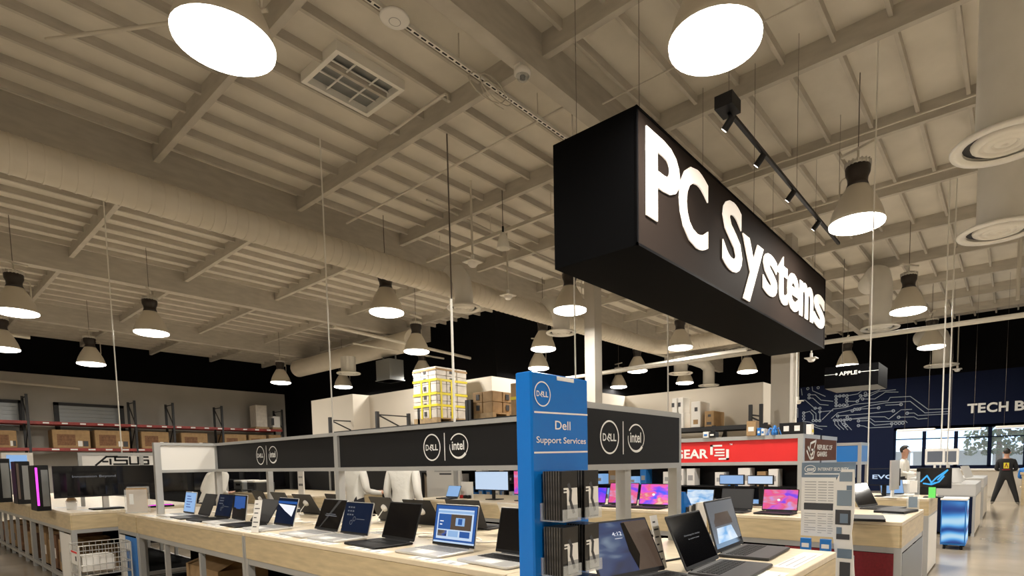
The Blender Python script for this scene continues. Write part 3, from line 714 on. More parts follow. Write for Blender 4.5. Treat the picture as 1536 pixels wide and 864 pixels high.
mb.text('REPUBLIC OF', bx+.42, p20+bh*.52, bh*.22, .001, 0, T, width=.60, bold=.02); mb.text('GAMERS', bx+.42, p20+bh*.2, bh*.22, .001, 0, T, width=.38, bold=.02)
for pl in ([(.03,.45),(.07,.2),(.10,.08),(.17,.55),(.21,.92)], [(.05,.62),(.10,.35),(.12,.22)], [(.21,.92),(.10,.78),(.085,.5),(.10,.3)], [(.12,.5),(.18,.48),(.16,.15),(.10,.08)]):
    mb.line([(bx+x*1.8, p20+bh*y) for x, y in pl], .022, .001, 0, T)
mb.build('brand_lettering', 'print', q)
# ------------------------------------------------------------------ third island (blue header)
i3 = table('pale end panelled table of the third island with lit screens', 7.85, 8.85, .76, 3.4)
MB().box((0.05,-.003,.02), (.95,.0,.70)).build('end_panel', 'paper', i3)
t3x, t3y, z3 = 8.35, 1.62, 1.60
h3 = thing('header_frame', 'aluminium header frame with plain blue banners behind the brown one', 'header frame', (t3x, t3y, TH))
def h3b(a, b, nm, m, par=None): o = Vector(h3.location); return MB().box(Vector(a)-o, Vector(b)-o).build(nm, m, par or h3)
t3y = atx(1290, 664, t3x).y; z3 = atx(1290, 663.5, t3x).z; z30 = atx(1290, 697, t3x).z; y31 = atx(1253, 664, t3x).y
h3.location = (t3x, t3y, TH)
x3 = aty(1315, 664, t3y).x
for x, y in ((t3x,t3y), (min(x3,8.83),t3y), (t3x,3.3)): h3b((x-.02,y-.02,TH), (x+.02,y+.02,z3), 'post', 'alu')
x3 = min(x3, 8.83)
for z0, z1 in ((z3-.04,z3), (z30,z30+.04)): h3b((t3x-.02,t3y+.02,z0), (t3x+.02,3.3,z1), 'rail', 'alu'); h3b((t3x+.02,t3y-.02,z0), (x3,t3y+.02,z1), 'rail', 'alu')
h3b((t3x-.01,t3y+.02,z30+.04), (t3x+.01,3.3,z3-.04), 'blue_banner', 'bluepanel')
q = h3b((t3x+.02,t3y-.01,z30+.04), (x3-.02,t3y+.01,z3-.04), 'blue_banner', 'bluepanel')
# ================================================================== laptops
def screen_content(kind, mb, T, w, h):
    """draws on the lit face; returns its materials"""
    R = lambda x0, y0, x1, y1, mi, z=.0012: mb.rect(x0*w, y0*h, x1*w, y1*h, z, mi, T)
    R(0, 0, 1, 1, 0, .0006)
    if kind == 'off': return ['screenoff']
    if kind == 'matte': return ['darkgrey']
    if kind == 'text':
        mb.text('Dimming the display', .26*w, .56*h, .030*h, .0012, 1, T, width=.48*w); mb.text('to conserve power', .34*w, .48*h, .030*h, .0012, 1, T, width=.34*w); return ['screenoff', 's_dim']
    if kind == 'glosstext':
        R(.30, .49, .72, .51, 1); R(.28, .43, .78, .455, 1)
        mb.add([(.18*w,0,.0012),(.23*w,0,.0012),(.78*w,h,.0012),(.66*w,h,.0012)], [(0,1,2,3)], 2, T=T); return ['screenoff', 's_dim', 'darkgrey']
    if kind == 'navy':
        for k in range(9): R(.12+.09*(k % 3), .82-.13*(k//3), .18+.09*(k % 3), .87-.13*(k//3), 1)
        mb.ring(.42*w, .45*h, .05*w, .05*w, .012*w, .0012, 1, T); mb.ring(.32*w, .32*h, .05*w, .05*w, .012*w, .0012, 1, T); R(.5, .44, .8, .46, 1); return ['s_navy', 's_grey']
    if kind == 'light':
        for k in range(5): R(.18, .78-.14*k, .18+.35+.08*(k % 3), .83-.14*k, 1)
        return ['s_sky', 's_blue']
    if kind == 'city':
        R(.1, .45, .9, .97, 1); R(.25, .4, .62, .45, 1); return ['screenoff', 's_blue']
    if kind == 'glare':
        R(0, .80, 1, .90, 1); mb.add([(.02*w,.78*h,.0012),(.95*w,.74*h,.0012),(.85*w,.30*h,.0012),(.45*w,.5*h,.0012)], [(0,3,2,1)], 2, T=T)
        return ['s_navy', 's_blue', 's_white']
    if kind == 'desktop':
        R(.06, .10, .94, .90, 1); R(.06, .80, .94, .86, 2, .0016); R(.09, .36, .40, .77, 3, .0016); R(.40, .36, .90, .77, 4, .0016); R(.52, .47, .74, .68, 2, .002); R(.58, .50, .68, .66, 3, .0024)
        R(.09, .17, .32, .33, 5, .0016); R(.36, .17, .60, .33, 2, .0016); R(.64, .17, .88, .33, 3, .0016); R(.13, .56, .22, .585, 6, .002); R(.13, .47, .19, .50, 6, .002); R(.0, .0, 1, .045, 1)
        return ['s_blue', 's_light', 's_sky', 's_blue', 's_brown', 's_photo', 's_white']
    if kind == 'clock':
        mb.text('4:12', .38*w, .72*h, .075*h, .0012, 1, T, width=.15*w); R(.40, .66, .52, .667, 1); R(.60, 0, 1, .98, 2, .0010)
        mb.add([(.57*w,.96*h,.0014),(.63*w,.96*h,.0014),(.70*w,.30*h,.0014),(.60*w,.02*h,.0014),(.55*w,.4*h,.0014)], [(0,4,3,2,1)], 3, T=T)
        return ['s_night', 's_white', 's_brown', 'screenoff', 's_grey']
    if kind == 'car':
        R(0, .0, 1, .10, 1); mb.add([(.10*w,.10*h,.0014),(.85*w,.10*h,.0014),(.72*w,.42*h,.0014),(.16*w,.42*h,.0014)], [(0,1,2,3)], 2, T=T)
        mb.ring(.46*w, .52*h, .34*w, .20*h, .03*w, .0016, 3, T, 0, 180); mb.add([(.12*w,.46*h,.0015),(.80*w,.46*h,.0015),(.72*w,.74*h,.0015),(.22*w,.74*h,.0015)], [(0,1,2,3)], 4, T=T)
        return ['s_grey', 'screenoff', 's_pale', 's_brown', 's_brown']
    if kind in ('s_pink', 's_pink2', 's_violet', 's_pale', 's_waves', 's_light', 's_sky'):
        if 'pink' in kind: mb.disc(.46*w, .48*h, .05*w, .06*h, .0012, 1, T, 10)
        return [kind, 's_white']
    if kind == 'evo':
        mb.text('EVO', .12*w, .38*h, .26*h, .0012, 1, T, width=.72*w, bold=.02); return ['s_navy', 's_light']
    if kind == 'wing':
        for pl in ([(.12,.3),(.3,.62),(.42,.3)], [(.42,.22),(.6,.55),(.9,.92),(.62,.4)], [(.45,.15),(.66,.3),(.8,.6)], [(.2,.2),(.42,.15),(.55,.25)]):
            mb.line([(x*w, y*h) for x, y in pl], .05*w, .0012, 1, T)
        return ['screenoff', 's_cyan']
    return ['screenoff']
def keyboard(mb, w, d, mi):
    rows, cols = 5, 13
    for r in range(rows):
        for c_ in range(cols):
            x = -w*.44+c_*w*.88/cols; y = -d*.12-r*d*.085
            mb.box((x, y-d*.07, .016), (x+w*.88/cols*.86, y, .018), mi)
LAP = {}
def laptop(label, loc, rz, kind='off', body='silver', w=.36, d=.245, ang=108, group=None, kb=True, puck=False, name='laptop'):
    key = (kind, body, w, d, ang, kb, puck)
    if key in LAP:
        t = copy_tree(LAP[key]); t['label'] = label; t.location = loc; t.rotation_euler = (0,0,rz)
        if group: t['group'] = group
        return t
    t = thing(name, label, 'laptop', loc, rz, group); LAP[key] = t
    MB().bbox((-w/2,-d,.002), (w/2,.004,.016), .006).build('base', body, t)
    dark = body != 'silver'
    if kb:
        m = MB(); keyboard(m, w, d, 0); m.build('keyboard', 'keys' if dark or body == 'silver' and kind == 'off' else 'keysgrey', t)
        m = MB().rect(-w*.17, -d*.95, w*.17, -d*.62, .0165).build('touchpad', 'darkgrey' if dark else 'white', t)
    a = math.radians(ang); u = Vector((0, -math.cos(a), math.sin(a))); hs = w*.645
    T = frame((-w/2, .004, .018), (1,0,0), u)          # lid plane, face towards the user
    b = .009*w/.36
    MB().bbox((0,0,-.007), (w,hs,0), .006, T=T).build('lid', body if body != 'blk' else 'blk', t)
    MB().rect(.003, .003, w-.003, hs-.003, .0003, 0, T).build('bezel', 'blk', t)
    m = MB(); Ti = T @ Matrix.Translation((b, b*1.9, 0)); ms = screen_content(kind, m, Ti, w-2*b, hs-2.8*b); m.build('screen', ms, t)
    MB().tube([(-w*.36,.006,.014),(w*.36,.006,.014)], .006, 6).build('hinge', 'blk', t)
    if puck:
        q = MB().lathe([(.0,.022),(.028,.02),(.034,.006),(.034,0)], 16, T=frame(T @ Vector((w*.45,hs*.55,-.007)), (1,0,0), -u)).build('security_puck', 'white', t)
        p0 = T @ Vector((w*.45,hs*.52,-.03)); MB().tube([p0, p0+Vector((.0,.05,-.06)), (p0.x-.02,p0.y+.07,.02), (p0.x-.06,p0.y+.05,.006)], .004, 6).build('cable', 'white', q)
    return t
FR = 'front row of laptops on the long island'
rowL = [((232,771),(273,775),'light','silver',100,'light blue text screen laptop, leftmost and farthest of the front row'),
 ((252,775),(281,778),'matte','darkgrey',112,'dark laptop, second from the far end of the front row'),
 ((271.6,779.6),(291,783),'navy','blk',106,'black laptop with dark navy screen, third from the far end'),
 ((298,782.4),(321.6,786.7),'city','silver',98,'silver laptop with blue picture on upper half of black screen'),
 ((329.5,786.7),(347.8,791),'matte','blk',122,'black laptop tilted far back, left of the tall price card'),
 ((359,791),(390,797.4),'glare','silver',105,'silver laptop with white glare across blue screen, behind the price card'),
 ((406,800.8),(447.8,806.4),'glosstext','silver',112,'silver laptop with glossy black screen and faint text lines'),
 ((453,806.4),(488.8,814.4),'navy','silver',105,'silver laptop with dark navy screen and small icons'),
 ((511,815),(558,823.4),'off','blk',108,'all black laptop left of the lit blue one'),
 ((576,827.6),(642,839),'desktop','silver',100,'silver laptop with lit blue desktop showing a web page'),
 ((672,842),(754,855),'off','silver',102,'silver laptop with dark screen right beside the blue stand')]
for a, b, kind, body, ang, lb in rowL:
    p = atz(*a, TH+.012); q = atz(*b, TH+.012); yc = (p.y+q.y)/2
    w_ = .385 if kind in ('desktop','off','glosstext') else .36
    laptop(lb, (1.845+w_*.68, yc, TH), -math.pi/2+random.uniform(-.06,.06), kind, body, w_, w_*.68, ang, FR)
for i, (y, body, lb) in enumerate(((6.75,'blk','black'),(6.2,'darkgrey','dark grey'),(5.65,'darkgrey','dark grey'),(5.05,'blk','black'),(4.25,'darkgrey','dark'),(3.72,'blk','black'),(3.2,'darkgrey','charcoal'),(2.62,'silver','silver'))):
    lb2 = ['farthest of those with their backs to the camera','second from the far end of the back row','third from the far end of the back row','left of the header middle post','just right of the header middle post','with white puck, middle of the back row','behind the lit blue laptop left side','with white cable, behind the lit blue laptop'][i]
    laptop('%s laptop seen from behind, %s' % (lb, lb2), (2.86, y, TH), math.pi/2+random.uniform(-.08,.08), 'off', body, .36, .25, 112+4*(i % 3), 'back row of laptops on the long island', puck=True)
NR = 'laptops at the near end of the long island'
for (hl, hr, kind, ang, lb) in (((900,874),(1003,858),'clock',118,'laptop with 4:12 clock on dark blue photo screen, left of three'),
        ((1035,860),(1078,839),'text',114,'black laptop with two lines of text on a black screen'),
        ((1077,834),(1117,815),'car',106,'black laptop showing a grey car picture, rightmost of three')):
    p = atz(*hl, TH+.012); q = atz(*hr, TH+.012); d_ = q-p; w_ = {'car': .43, 'text': .40}.get(kind, .40)
    c_ = (p+q)/2
    laptop(lb, (c_.x, c_.y, TH), math.atan2(d_.y, d_.x)*.6, kind, 'darkgrey' if kind != 'clock' else 'blk', w_, .25, ang, NR)
# laptops on the second island facing the aisle, their hinges set from where their screen feet are seen
I2 = 'laptops on the second island'
for px0, px1, py, kind, body, lb in ((884,899,748,'s_violet','blk','laptop with violet screen just right of the brochure pockets'),
        (911,955,752,'s_pink2','blk','laptop with coral and violet screen behind the header post'),
        (957,1004,755,'s_pink','blk','laptop with blue and pink screen left of the right header post'),
        (1028,1068,757,'s_pale','blk','laptop with pale blue screen right of the header post'),
        (1080,1128,768,'matte','darkgrey','large dark laptop between the pale and pink screens'),
        (1142,1196,768,'s_pink2','blk','laptop with pink and violet screen beside the security poster')):
    X = 5.27; p = atx(px0, py, X); q = atx(px1, py, X); w_ = min(.40, max(.30, abs(p.y-q.y)))
    laptop(lb, (X, (p.y+q.y)/2, TH), -math.pi/2, kind, body, w_, .22, 104, I2)
# at the end of the second island
p = atz(1310, 768, TH)
for px, py, rz, kind, ang, lb in ((1304,762,.1,'off',118,'black laptop open on the second island end, screen leaning left'),
        ):
    q = atz(px, py, TH); laptop(lb, (q.x, q.y, TH), rz-.35, kind, 'darkgrey', .40, .27, ang, I2)
def slab(px, py, lb, rz=0.0, w=.36, d=.25, z=0):
    q = atz(px, py, TH); t = thing('closed_laptop', lb, 'laptop', (q.x,q.y,TH+z), rz); MB().bbox((-w/2,-d/2,0), (w/2,d/2,.012), .006).build('base', 'blk', t); MB().bbox((-w/2,-d/2,.013), (w/2,d/2,.022), .006).build('lid', 'darkgrey', t)
slab(1300, 779, 'closed dark laptop lying on the second island near its front edge', .2); slab(1344, 768, 'closed black laptop lying right of the open one on the second island', -.2)
# ------------------------------------------------------------------ cards, price holders and clutter on the long island
def flat_card(loc, w, d, rz, lb, col='paper', lines=4):
    t = thing('info_card', lb, 'card', loc, rz); MB().box((-w/2,-d/2,0), (w/2,d/2,.002)).build('sheet', col, t)
    m = MB()
    for k in range(lines): m.rect(-w*.42, d*(.32-.66*k/max(1,lines-1)), -w*.42+w*(.5+.3*((k*7) % 3)/2), d*(.32-.66*k/max(1,lines-1))+d*.07, .0025)
    q = m.build('print', 'greyink', t); q['kind'] = 'stuff'
Y0 = [2.3,2.95,3.55,4.15,4.75,5.35,5.95,6.55,7.15]
for i, y in enumerate(Y0):
    flat_card((1.82,y,TH), .08, .42, 0, 'white price strip lying at the front edge, number %s from the blue stand' % ['one','two','three','four','five','six','seven','eight','nine'][i])
for i, (x, y, rz) in enumerate(((2.35,6.5,.2),(2.38,5.1,-.15),(2.36,3.6,.1),(2.4,2.9,.3))):
    flat_card((x,y,TH), .16, .24, rz, 'loose white leaflet behind the front row laptops, %s' % ['far one','left of the middle post','behind the black laptop','behind the lit blue laptop'][i])
for i, (x, y) in enumerate(((2.86,.80),(2.25,.79))):
    flat_card((x,y,TH), .5, .1, 0, ['pinkish and white info strip at the near end edge, right one','white info strip at the near end edge, left one'][i], 'paper', 3)
def price_card(p, rz, h, w, lb):
    t = thing('price_card', lb, 'price card', p, rz); T = frame((0,0,.004), (1,0,0), (0,.22,1))
    MB().box((-w/2,0,-.002), (w/2,h,.002), T=T).build('card', 'paper', t); m = MB()
    for k in range(6): m.rect(-w*.35, h*(.86-.14*k), w*(.05+.3*((k*5) % 3)/2), h*(.86-.14*k)+h*.03, .0025, 0, T)
    q = m.build('print', 'ink', t); q['kind'] = 'stuff'; MB().box((-w/2,0,0), (w/2,.07,.004)).build('foot', 'acrylic', t)
p = atz(406, 797, TH); price_card((1.795,p.y,TH), -math.pi/2+.35, .25, .07, 'tall narrow white price card standing in the front row')
p = atz(1012, 846, TH); p = atz(1010, 856, TH); price_card((p.x, p.y+.05, TH), 0.0, .25, .06, 'white price card beside the laptop with the clock screen')
price_card((3.17,1.34,TH), .1, .22, .05, 'narrow white price card behind the laptop with the car picture')
p = atz(207, 768, TH); t = thing('acrylic_holder', 'clear acrylic leaflet holder with tan leaflet at the far island corner', 'leaflet holder', (1.86,7.75,TH), -.6)
MB().box((-.11,-.02,0), (.11,-.016,.27)).box((-.11,.05,0), (.11,.054,.30)).box((-.11,-.02,0), (.11,.054,.006)).build('holder', 'acrylic', t); MB().box((-.10,.0,.01), (.10,.02,.285)).build('leaflet', 'card', t); MB().box((-.07,-.005,.1), (-.03,-.001,.22)).build('label_sticker', 'paper', t)
# white cables lying between the rows
for i in range(10):
    y = 1.95+.53*i; pts = [(2.42+.09*math.sin(k*1.1+i), y+.04*k+.05*math.cos(k*1.7+i), TH+.006) for k in range(8)]
    rod('security_cable', 'white security cable curled on the long island, cable %s from the blue stand' % ['one','two','three','four','five','six','seven','eight','nine','ten'][i], 'cable', pts, .005, 'white')
pts = [(2.80+.10*math.cos(k*.8), 1.28+.07*math.sin(k*.8), TH+.006+.002*k) for k in range(14)]
rod('security_cable', 'white coiled cable behind the text screen laptop', 'cable', pts, .006, 'white')
rod('power_cable', 'black cable behind the three near end laptops', 'cable', [(2.3,1.35,TH+.005),(2.6,1.28,TH+.005),(2.75,1.36,TH+.005),(3.0,1.30,TH+.005)], .005, 'blk')
# ================================================================== blue services stand with brochures
bY = 1.25; p = aty(797, 600, bY); q = aty(882, 600, bY); bx0, bx1 = p.x, q.x; bz = aty(797, 556, bY).z; bd = .075
bs = thing('brochure_stand', 'tall blue acrylic stand with Dell Support Services lettering and brochure pockets', 'brochure stand', (bx0, bY, 0))
W = bx1-bx0
MB().bbox((0,0,.02), (W,bd,bz), .006).build('panel', 'blue', bs); MB().bbox((-.05,-.14,0), (W+.02,bd+.12,.02), .006).build('base', 'blue', bs)
MB().box((W*.42,-.003,bz-.018), (W*.72,.0,bz-.004)).build('paper_tab', 'print', bs)
T = frame((0,-.0015,0), (1,0,0), (0,0,1)); m = MB()
fx = lambda px, py: aty(px, py, bY).x-bx0
fz = lambda px, py: aty(px, py, bY).z
dell(m, T, fx(813,591), fz(813,591), (fz(813,572)-fz(813,610))/2)
for a, b in ((618,622.5), (679,677.5)): m.line([(fx(801,a), fz(801,a)), (fx(880,b), fz(880,b))], .006, .001, 0, T)
m.text('Dell', fx(832,644), fz(832,644), fz(832,631)-fz(832,644), .001, 0, T, width=fx(855,640)-fx(832,640), bold=.01)
m.text('Support Services', fx(804,663), fz(804,664), fz(804,654.5)-fz(804,664), .001, 0, T, width=fx(878,660)-fx(804,660), bold=.01)
m.build('lettering', 'print', bs)
pw, ph, pd = .085, .165, .085
rows = [fz(812,776), fz(812,858), fz(812,858)-(fz(812,776)-fz(812,858))]
for r, z in enumerate(rows):
    for c_ in (0, 1):
        x = fx(812,740)-.005+c_*.125
        k = MB().box((x-.006,-.012,z-.01), (x+pw+.006,-.002,z+.05)).box((x-.006,-pd-.02,z-.012), (x+pw+.006,-.002,z-.008)).box((x-.006,-pd-.02,z-.01), (x+pw+.006,-pd-.016,z+.03)).build('pocket', 'acrylic', bs)
M['cover_dark'] = mat('brochure_cover', (0.012, 0.011, 0.011), 0.25, var=0.6, scale=30)
M['cover_mid'] = mat('brochure_sheet', (0.07, 0.066, 0.062), 0.35, var=0.6, scale=25)
names = ['top left','top right','middle left','middle right','bottom left','bottom right']
sheet = None
for i in range(6):
    r, c_ = divmod(i, 2); x = bx0+fx(812,740)-.005+c_*.125; z = rows[r]
    st = thing('brochure_stack', 'stack of dark brochures in the %s pocket of the blue stand' % names[i], 'brochures', (x, bY-.014, z-.007), 0, 'brochure stacks on the blue stand')
    for k in range(15):
        o = MB().box((0,-.0042,0), (pw,0,ph)).build('brochure', ['cover_mid','cover_dark'][k % 2] if k < 14 else 'cover_dark', st)
        o.location = (0, -k*.0054, 0); o.rotation_euler = (.02*(k-6)/15, 0, 0)
    T = frame((0,-15*.0054-.0015,0), (1,0,0), (0,.02,1)); m = MB()
    m.rect(pw*.30, ph*.03, pw*.98, ph*.97, .0006, 0, T); m.rect(pw*.30, ph*.03, pw*.98, ph*.30, .0008, 1, T); m.rect(pw*.40, ph*.86, pw*.9, ph*.91, .0008, 2, T); m.rect(pw*.1, ph*.62, pw*.4, ph*.66, .0008, 0, T); m.rect(pw*.1, ph*.56, pw*.35, ph*.59, .0008, 0, T)
    m.line([(pw*.42,ph*.72),(pw*.55,ph*.6),(pw*.5,ph*.4),(pw*.7,ph*.15)], pw*.16, .0012, 2, T)
    m.build('cover_print', ['paper','greyink','ink'], st)
# ================================================================== pallet racks by the stockroom wall
def rack(label, xf, xb, ys, ztop, beams, m='rackblack', beam_m='rackblack', along='y'):
    t = thing('pallet_rack', label, 'rack', (xf if along == 'y' else ys[0], ys[0] if along == 'y' else xf, 0)); o = Vector(t.location)
    def P(x, y, z): return Vector((x,y,z))-o if along == 'y' else Vector((y,x,z))-o
    dp = xb-xf
    for y in ys:
        for x in (xf, xb-.07):
            a, b = P(x,y-.04,0), P(x+.07,y+.04,ztop); MB().box(a, b).build('upright', m, t)
        z = .3; k = 0
        while z < ztop-.1:
            z2 = min(z+1.0, ztop-.08); q = MB().bar(P(xf+.05,y,z if k % 2 else z2), P(xb-.05,y,z2 if k % 2 else z), .03, .03); q.bar(P(xf+.05,y,z2), P(xb-.05,y,z2), .03, .03); q.build('brace', m, t); z += 1.0; k += 1
    for z in beams:
        for x in (xf, xb-.05):
            for ya, yb in zip(ys[:-1], ys[1:]): MB().box(P(x,ya+.04,z-.11), P(x+.05,yb-.04,z)).build('beam', beam_m, t)
        for ya, yb in zip(ys[:-1], ys[1:]): MB().box(P(xf+.05,ya+.04,z-.02), P(xb-.05,yb-.04,z-.003)).build('shelf_deck', 'palletwood', t)
    return t
RX = 7.95
zsh = atx(650, 634, RX).z; ztp = atx(564, 617, RX).z
ys = [atx(px, 625, RX).y for px in (700, 628, 564, 493)]
rack('black pallet rack along the stockroom wall carrying the strapped pallet', RX, RX+1.0, ys, ztp, [zsh, zsh-1.0])
def pallet_load(label, loc, nx, ny, nz, bx, by, bz_, box_m, straps=True):
    t = thing('pallet_load', label, 'pallet', loc)
    for k in range(3): MB().box((k*(nx*bx-.1)/2,0,0), (k*(nx*bx-.1)/2+.1,ny*by,.09)).build('pallet_runner', 'palletwood', t)
    MB().box((0,0,.09), (nx*bx,ny*by,.115)).build('pallet_deck', 'palletwood', t)
    me = MB().bbox((.006,.006,0), (bx-.006,by-.006,bz_-.006), .01).build('carton', box_m, t); d = me.data; bpy.data.objects.remove(me)
    mk = MB().box((-.003,by*.3,bz_*.25), (.006,by*.62,bz_*.75)).build('carton_label', 'ink', t); d2 = mk.data; bpy.data.objects.remove(mk)
    mk = MB().box((bx*.3,-.003,bz_*.25), (bx*.62,.006,bz_*.75)).build('carton_label', 'ink', t); d3 = mk.data; bpy.data.objects.remove(mk)
    for i in range(nx):
        for j in range(ny):
            for k in range(nz):
                if 0 < i < nx-1 and 0 < j: continue
                o = bpy.data.objects.new('carton', d); C.objects.link(o); o.parent = t; o.location = (i*bx, j*by, .115+k*bz_)
                if i == 0 and j % 2: l = bpy.data.objects.new('carton_label', d2); C.objects.link(l); l.parent = o
                if j == 0 and i % 2: l = bpy.data.objects.new('carton_label', d3); C.objects.link(l); l.parent = o
    if straps:
        for f in (.22, .45, .72): z = .115+nz*bz_*f; MB().box((-.004,-.004,z), (nx*bx+.004,ny*by+.004,z+.05)).build('strap', 'yellow' if f < .9 else 'card', t)
        for x in (nx*bx*.12, nx*bx*.45): MB().box((x,-.006,.1), (x+.05,.0,.115+nz*bz_*.74)).build('strap', 'yellow', t)
        for y in (ny*by*.25, ny*by*.6): MB().box((-.006,y,.1), (.0,y+.05,.115+nz*bz_*.74)).build('strap', 'yellow', t)
        z = .115+nz*bz_*.93; MB().box((-.004,-.004,z), (nx*bx+.004,ny*by+.004,z+.04)).build('brown_strap', 'card', t)
    return t
py0 = atx(656, 630, RX).y
zt_ = atx(656, 548, RX).z
pallet_load('tall pallet of white cartons bound with yellow straps on the rack top', (RX, py0, zsh), 3, 3, 6, .30, .28, (zt_-zsh-.115)/6, 'wrap')
y = atx(722, 620, RX).y; pallet_load('low pallet of tan cartons on the rack right of the strapped one', (RX+.08, y-.25, zsh), 3, 2, 2, .3, .3, .22, 'card', False)
y = atx(735, 625, RX).y-.62
t = thing('carton', 'large tan carton at the right end of the rack top', 'box', (RX+.02, y-.75, zsh)); rk2 = None
MB().bbox((0,0,0), (.9,.8,.62), .01).build('body', 'card', t); MB().box((-.003,.0,.3), (.0,.8,.36)).build('tape', 'yellow', t)
y_ = [y-1.0, ys[0]]
rack('short black rack bay right of the strapped pallet', RX, RX+1.0, [y-1.0, ys[0]-.1], ztp, [zsh])
# ------------------------------------------------------------------ wall shelf with boxes under the far stockroom wall
SX = 13.9
zs = atx(1060, 640, SX).z
sy = [atx(px, 640, SX).y for px in (1148, 1070, 990)]
rack('black shelf rack with appliance boxes before the far cream wall', SX, SX+.8, sy, zs+.02, [zs])
ya, yb = atx(1125, 620, SX).y, atx(1141, 620, SX).y
t = thing('rack_upright', 'bare black rack upright standing above the far shelf right end', 'rack', (SX, ya, zs)); hh = atx(1125, 607, SX).z-zs
for y in (0, yb-ya): MB().box((0,y-.04,0), (.07,y+.04,hh)).build('upright', 'rackblack', t)
MB().bar((.03,.0,hh-.25), (.03,yb-ya,hh-.3), .03, .04).build('brace', 'rackblack', t); MB().bar((.03,.0,hh-.3), (.03,yb-ya,.05), .03, .04).build('brace', 'rackblack', t)
for (p0, p1, pt, dpt, mm, lb) in ((1007,1025,620,.4,'paper','white carton with dark marks, bottom left of the far shelf'),
        (1036,1050,603,.6,'paper','tall white appliance carton on the far shelf'),(1056,1070,617,.7,'card','tan appliance carton right of the tall white one on the far shelf')):
    a, b = atx(p0, 639, SX), atx(p1, 639, SX); h_ = atx(p0, pt, SX).z-zs
    t = thing('carton', lb, 'box', (SX+.02, b.y, zs)); MB().bbox((0,0,0), (dpt,a.y-b.y,h_), .015).build('body', mm, t)
    w_ = a.y-b.y; MB().box((-.004,w_*.3,h_*.62), (0,w_*.62,h_*.78)).build('mark', 'ink', t); MB().box((-.004,w_*.25,h_*.12), (0,w_*.75,h_*.30)).build('mark', 'card' if mm == 'paper' else 'ink', t)
a, b = atx(1007, 620, SX), atx(1025, 620, SX); h0 = atx(1007, 620, SX).z; 
for i, (pa, pb) in enumerate(((1007,1015.5),(1016,1025))):
    a, b = atx(pa, 620, SX), atx(pb, 620, SX); t = thing('carton', 'small white carton on top of the lower one on the far shelf, %s' % ['left one','right one'][i], 'box', (SX+.02, b.y+.01, h0)); hh = atx(1007, 597.5, SX).z-h0
    MB().bbox((0,0,0), (.4,a.y-b.y-.02,hh), .015).build('body', 'paper', t); MB().box((-.004,.08,hh*.4), (0,.16,hh*.68)).build('mark', 'ink', t)
# ------------------------------------------------------------------ left pallet racks along the far left wall
LY = 28.6
zA = aty(100, 633, LY).z; zB = aty(100, 672, LY).z
xs = [aty(px, 650, LY).x for px in (-60, 44, 205, 262, 335, 425)]
lr = rack('long pallet rack with red beams and cartons at the far left wall', LY, LY+1.0, xs, zA+1.0, [zA, zB], beam_m='rackred', along='x')
tg = MB()
for k in range(16): xx = xs[1]+.4+k*.55; tg.box((xx-lr.location.x,-.006,zA-.085), (xx-lr.location.x+.18,0,zA-.03)).box((xx-lr.location.x+.2,-.006,zB-.085), (xx-lr.location.x+.42,0,zB-.03))
q = tg.build('price_tags', 'print', lr); q['kind'] = 'stuff'
bi = 0
for p0, p1, top in ((-6,28,645),(78,138,644),(142,197,645),(212,256,647),(272,314,649),(336,372,651),(374,402,652),(404,424,652)):
    a, b = aty(p0, 665, LY), aty(p1, 665, LY); h_ = min(aty(p0, top, LY).z-zB, zA-zB-.14)
    t = thing('carton', 'long printed carton on the far left rack, %s from the left' % ['first','second','third','fourth','fifth','sixth','seventh','eighth'][bi], 'box', (a.x+.03, LY+.06, zB)); bi += 1
    MB().bbox((0,0,0), (b.x-a.x-.06,.8,h_), .02).build('body', 'card', t); w_ = b.x-a.x-.06
    MB().box((w_*.12,-.004,h_*.15), (w_*.6,0,h_*.75)).build('print_block', 'card_dark', t); MB().box((w_*.66,-.004,h_*.1), (w_*.78,0,h_*.4)).build('label_sticker', 'paper', t); MB().box((w_*.8,-.004,h_*.1), (w_*.94,0,h_*.4)).build('dark_label', 'ink', t)
p = aty(440, 632, LY)
for i, (px0, px1, top, mm, lb) in enumerate(((385,405,607,'wrap','pale wrapped load on the far left rack top'),(410,424,624,'paper','white boxed computer on the far left rack top'))):
    a, b = aty(px0, 640, LY), aty(px1, 640, LY); h_ = aty(px0, top, LY).z-zA
    t = thing('rack_load', lb, 'box', (a.x, LY+.08, zA)); MB().box((0,0,0), (b.x-a.x,.8,.1)).build('pallet', 'palletwood', t); MB().bbox((.05,.03,.1), (b.x-a.x-.05,.75,h_), .03).build('load', mm, t)
    if i: MB().box((.1,-.003+.03,.2), (b.x-a.x-.5,.03,h_*.85)).build('picture', 'ink', t)
# roller doors and panel joints on the concrete wall
for n_, (p0, p1, top) in enumerate(((-30,34,597),(80,185,603))):
    a, b = aty(p0, top, 30.1), aty(p1, top, 30.1); zt_ = a.z; zl = zA+.0
    d_ = struct('door_%d' % (n_+1), MB().box((a.x,30.08,zl-.3), (a.x+.15,30.2,zt_)).box((b.x-.15,30.08,zl-.3), (b.x,30.2,zt_)).box((a.x,30.08,zt_-.12), (b.x,30.2,zt_)), 'rackblack', 'dark grey roller door on the far left wall')
    k = 0; z = zl-.3
    while z < zt_-.15:
        MB().box((a.x+.15,30.12,z), (b.x-.15,30.2,z+.15)).build('slat', 'galv', d_).location = (0, (k % 2)*.012, 0); z += .155; k += 1
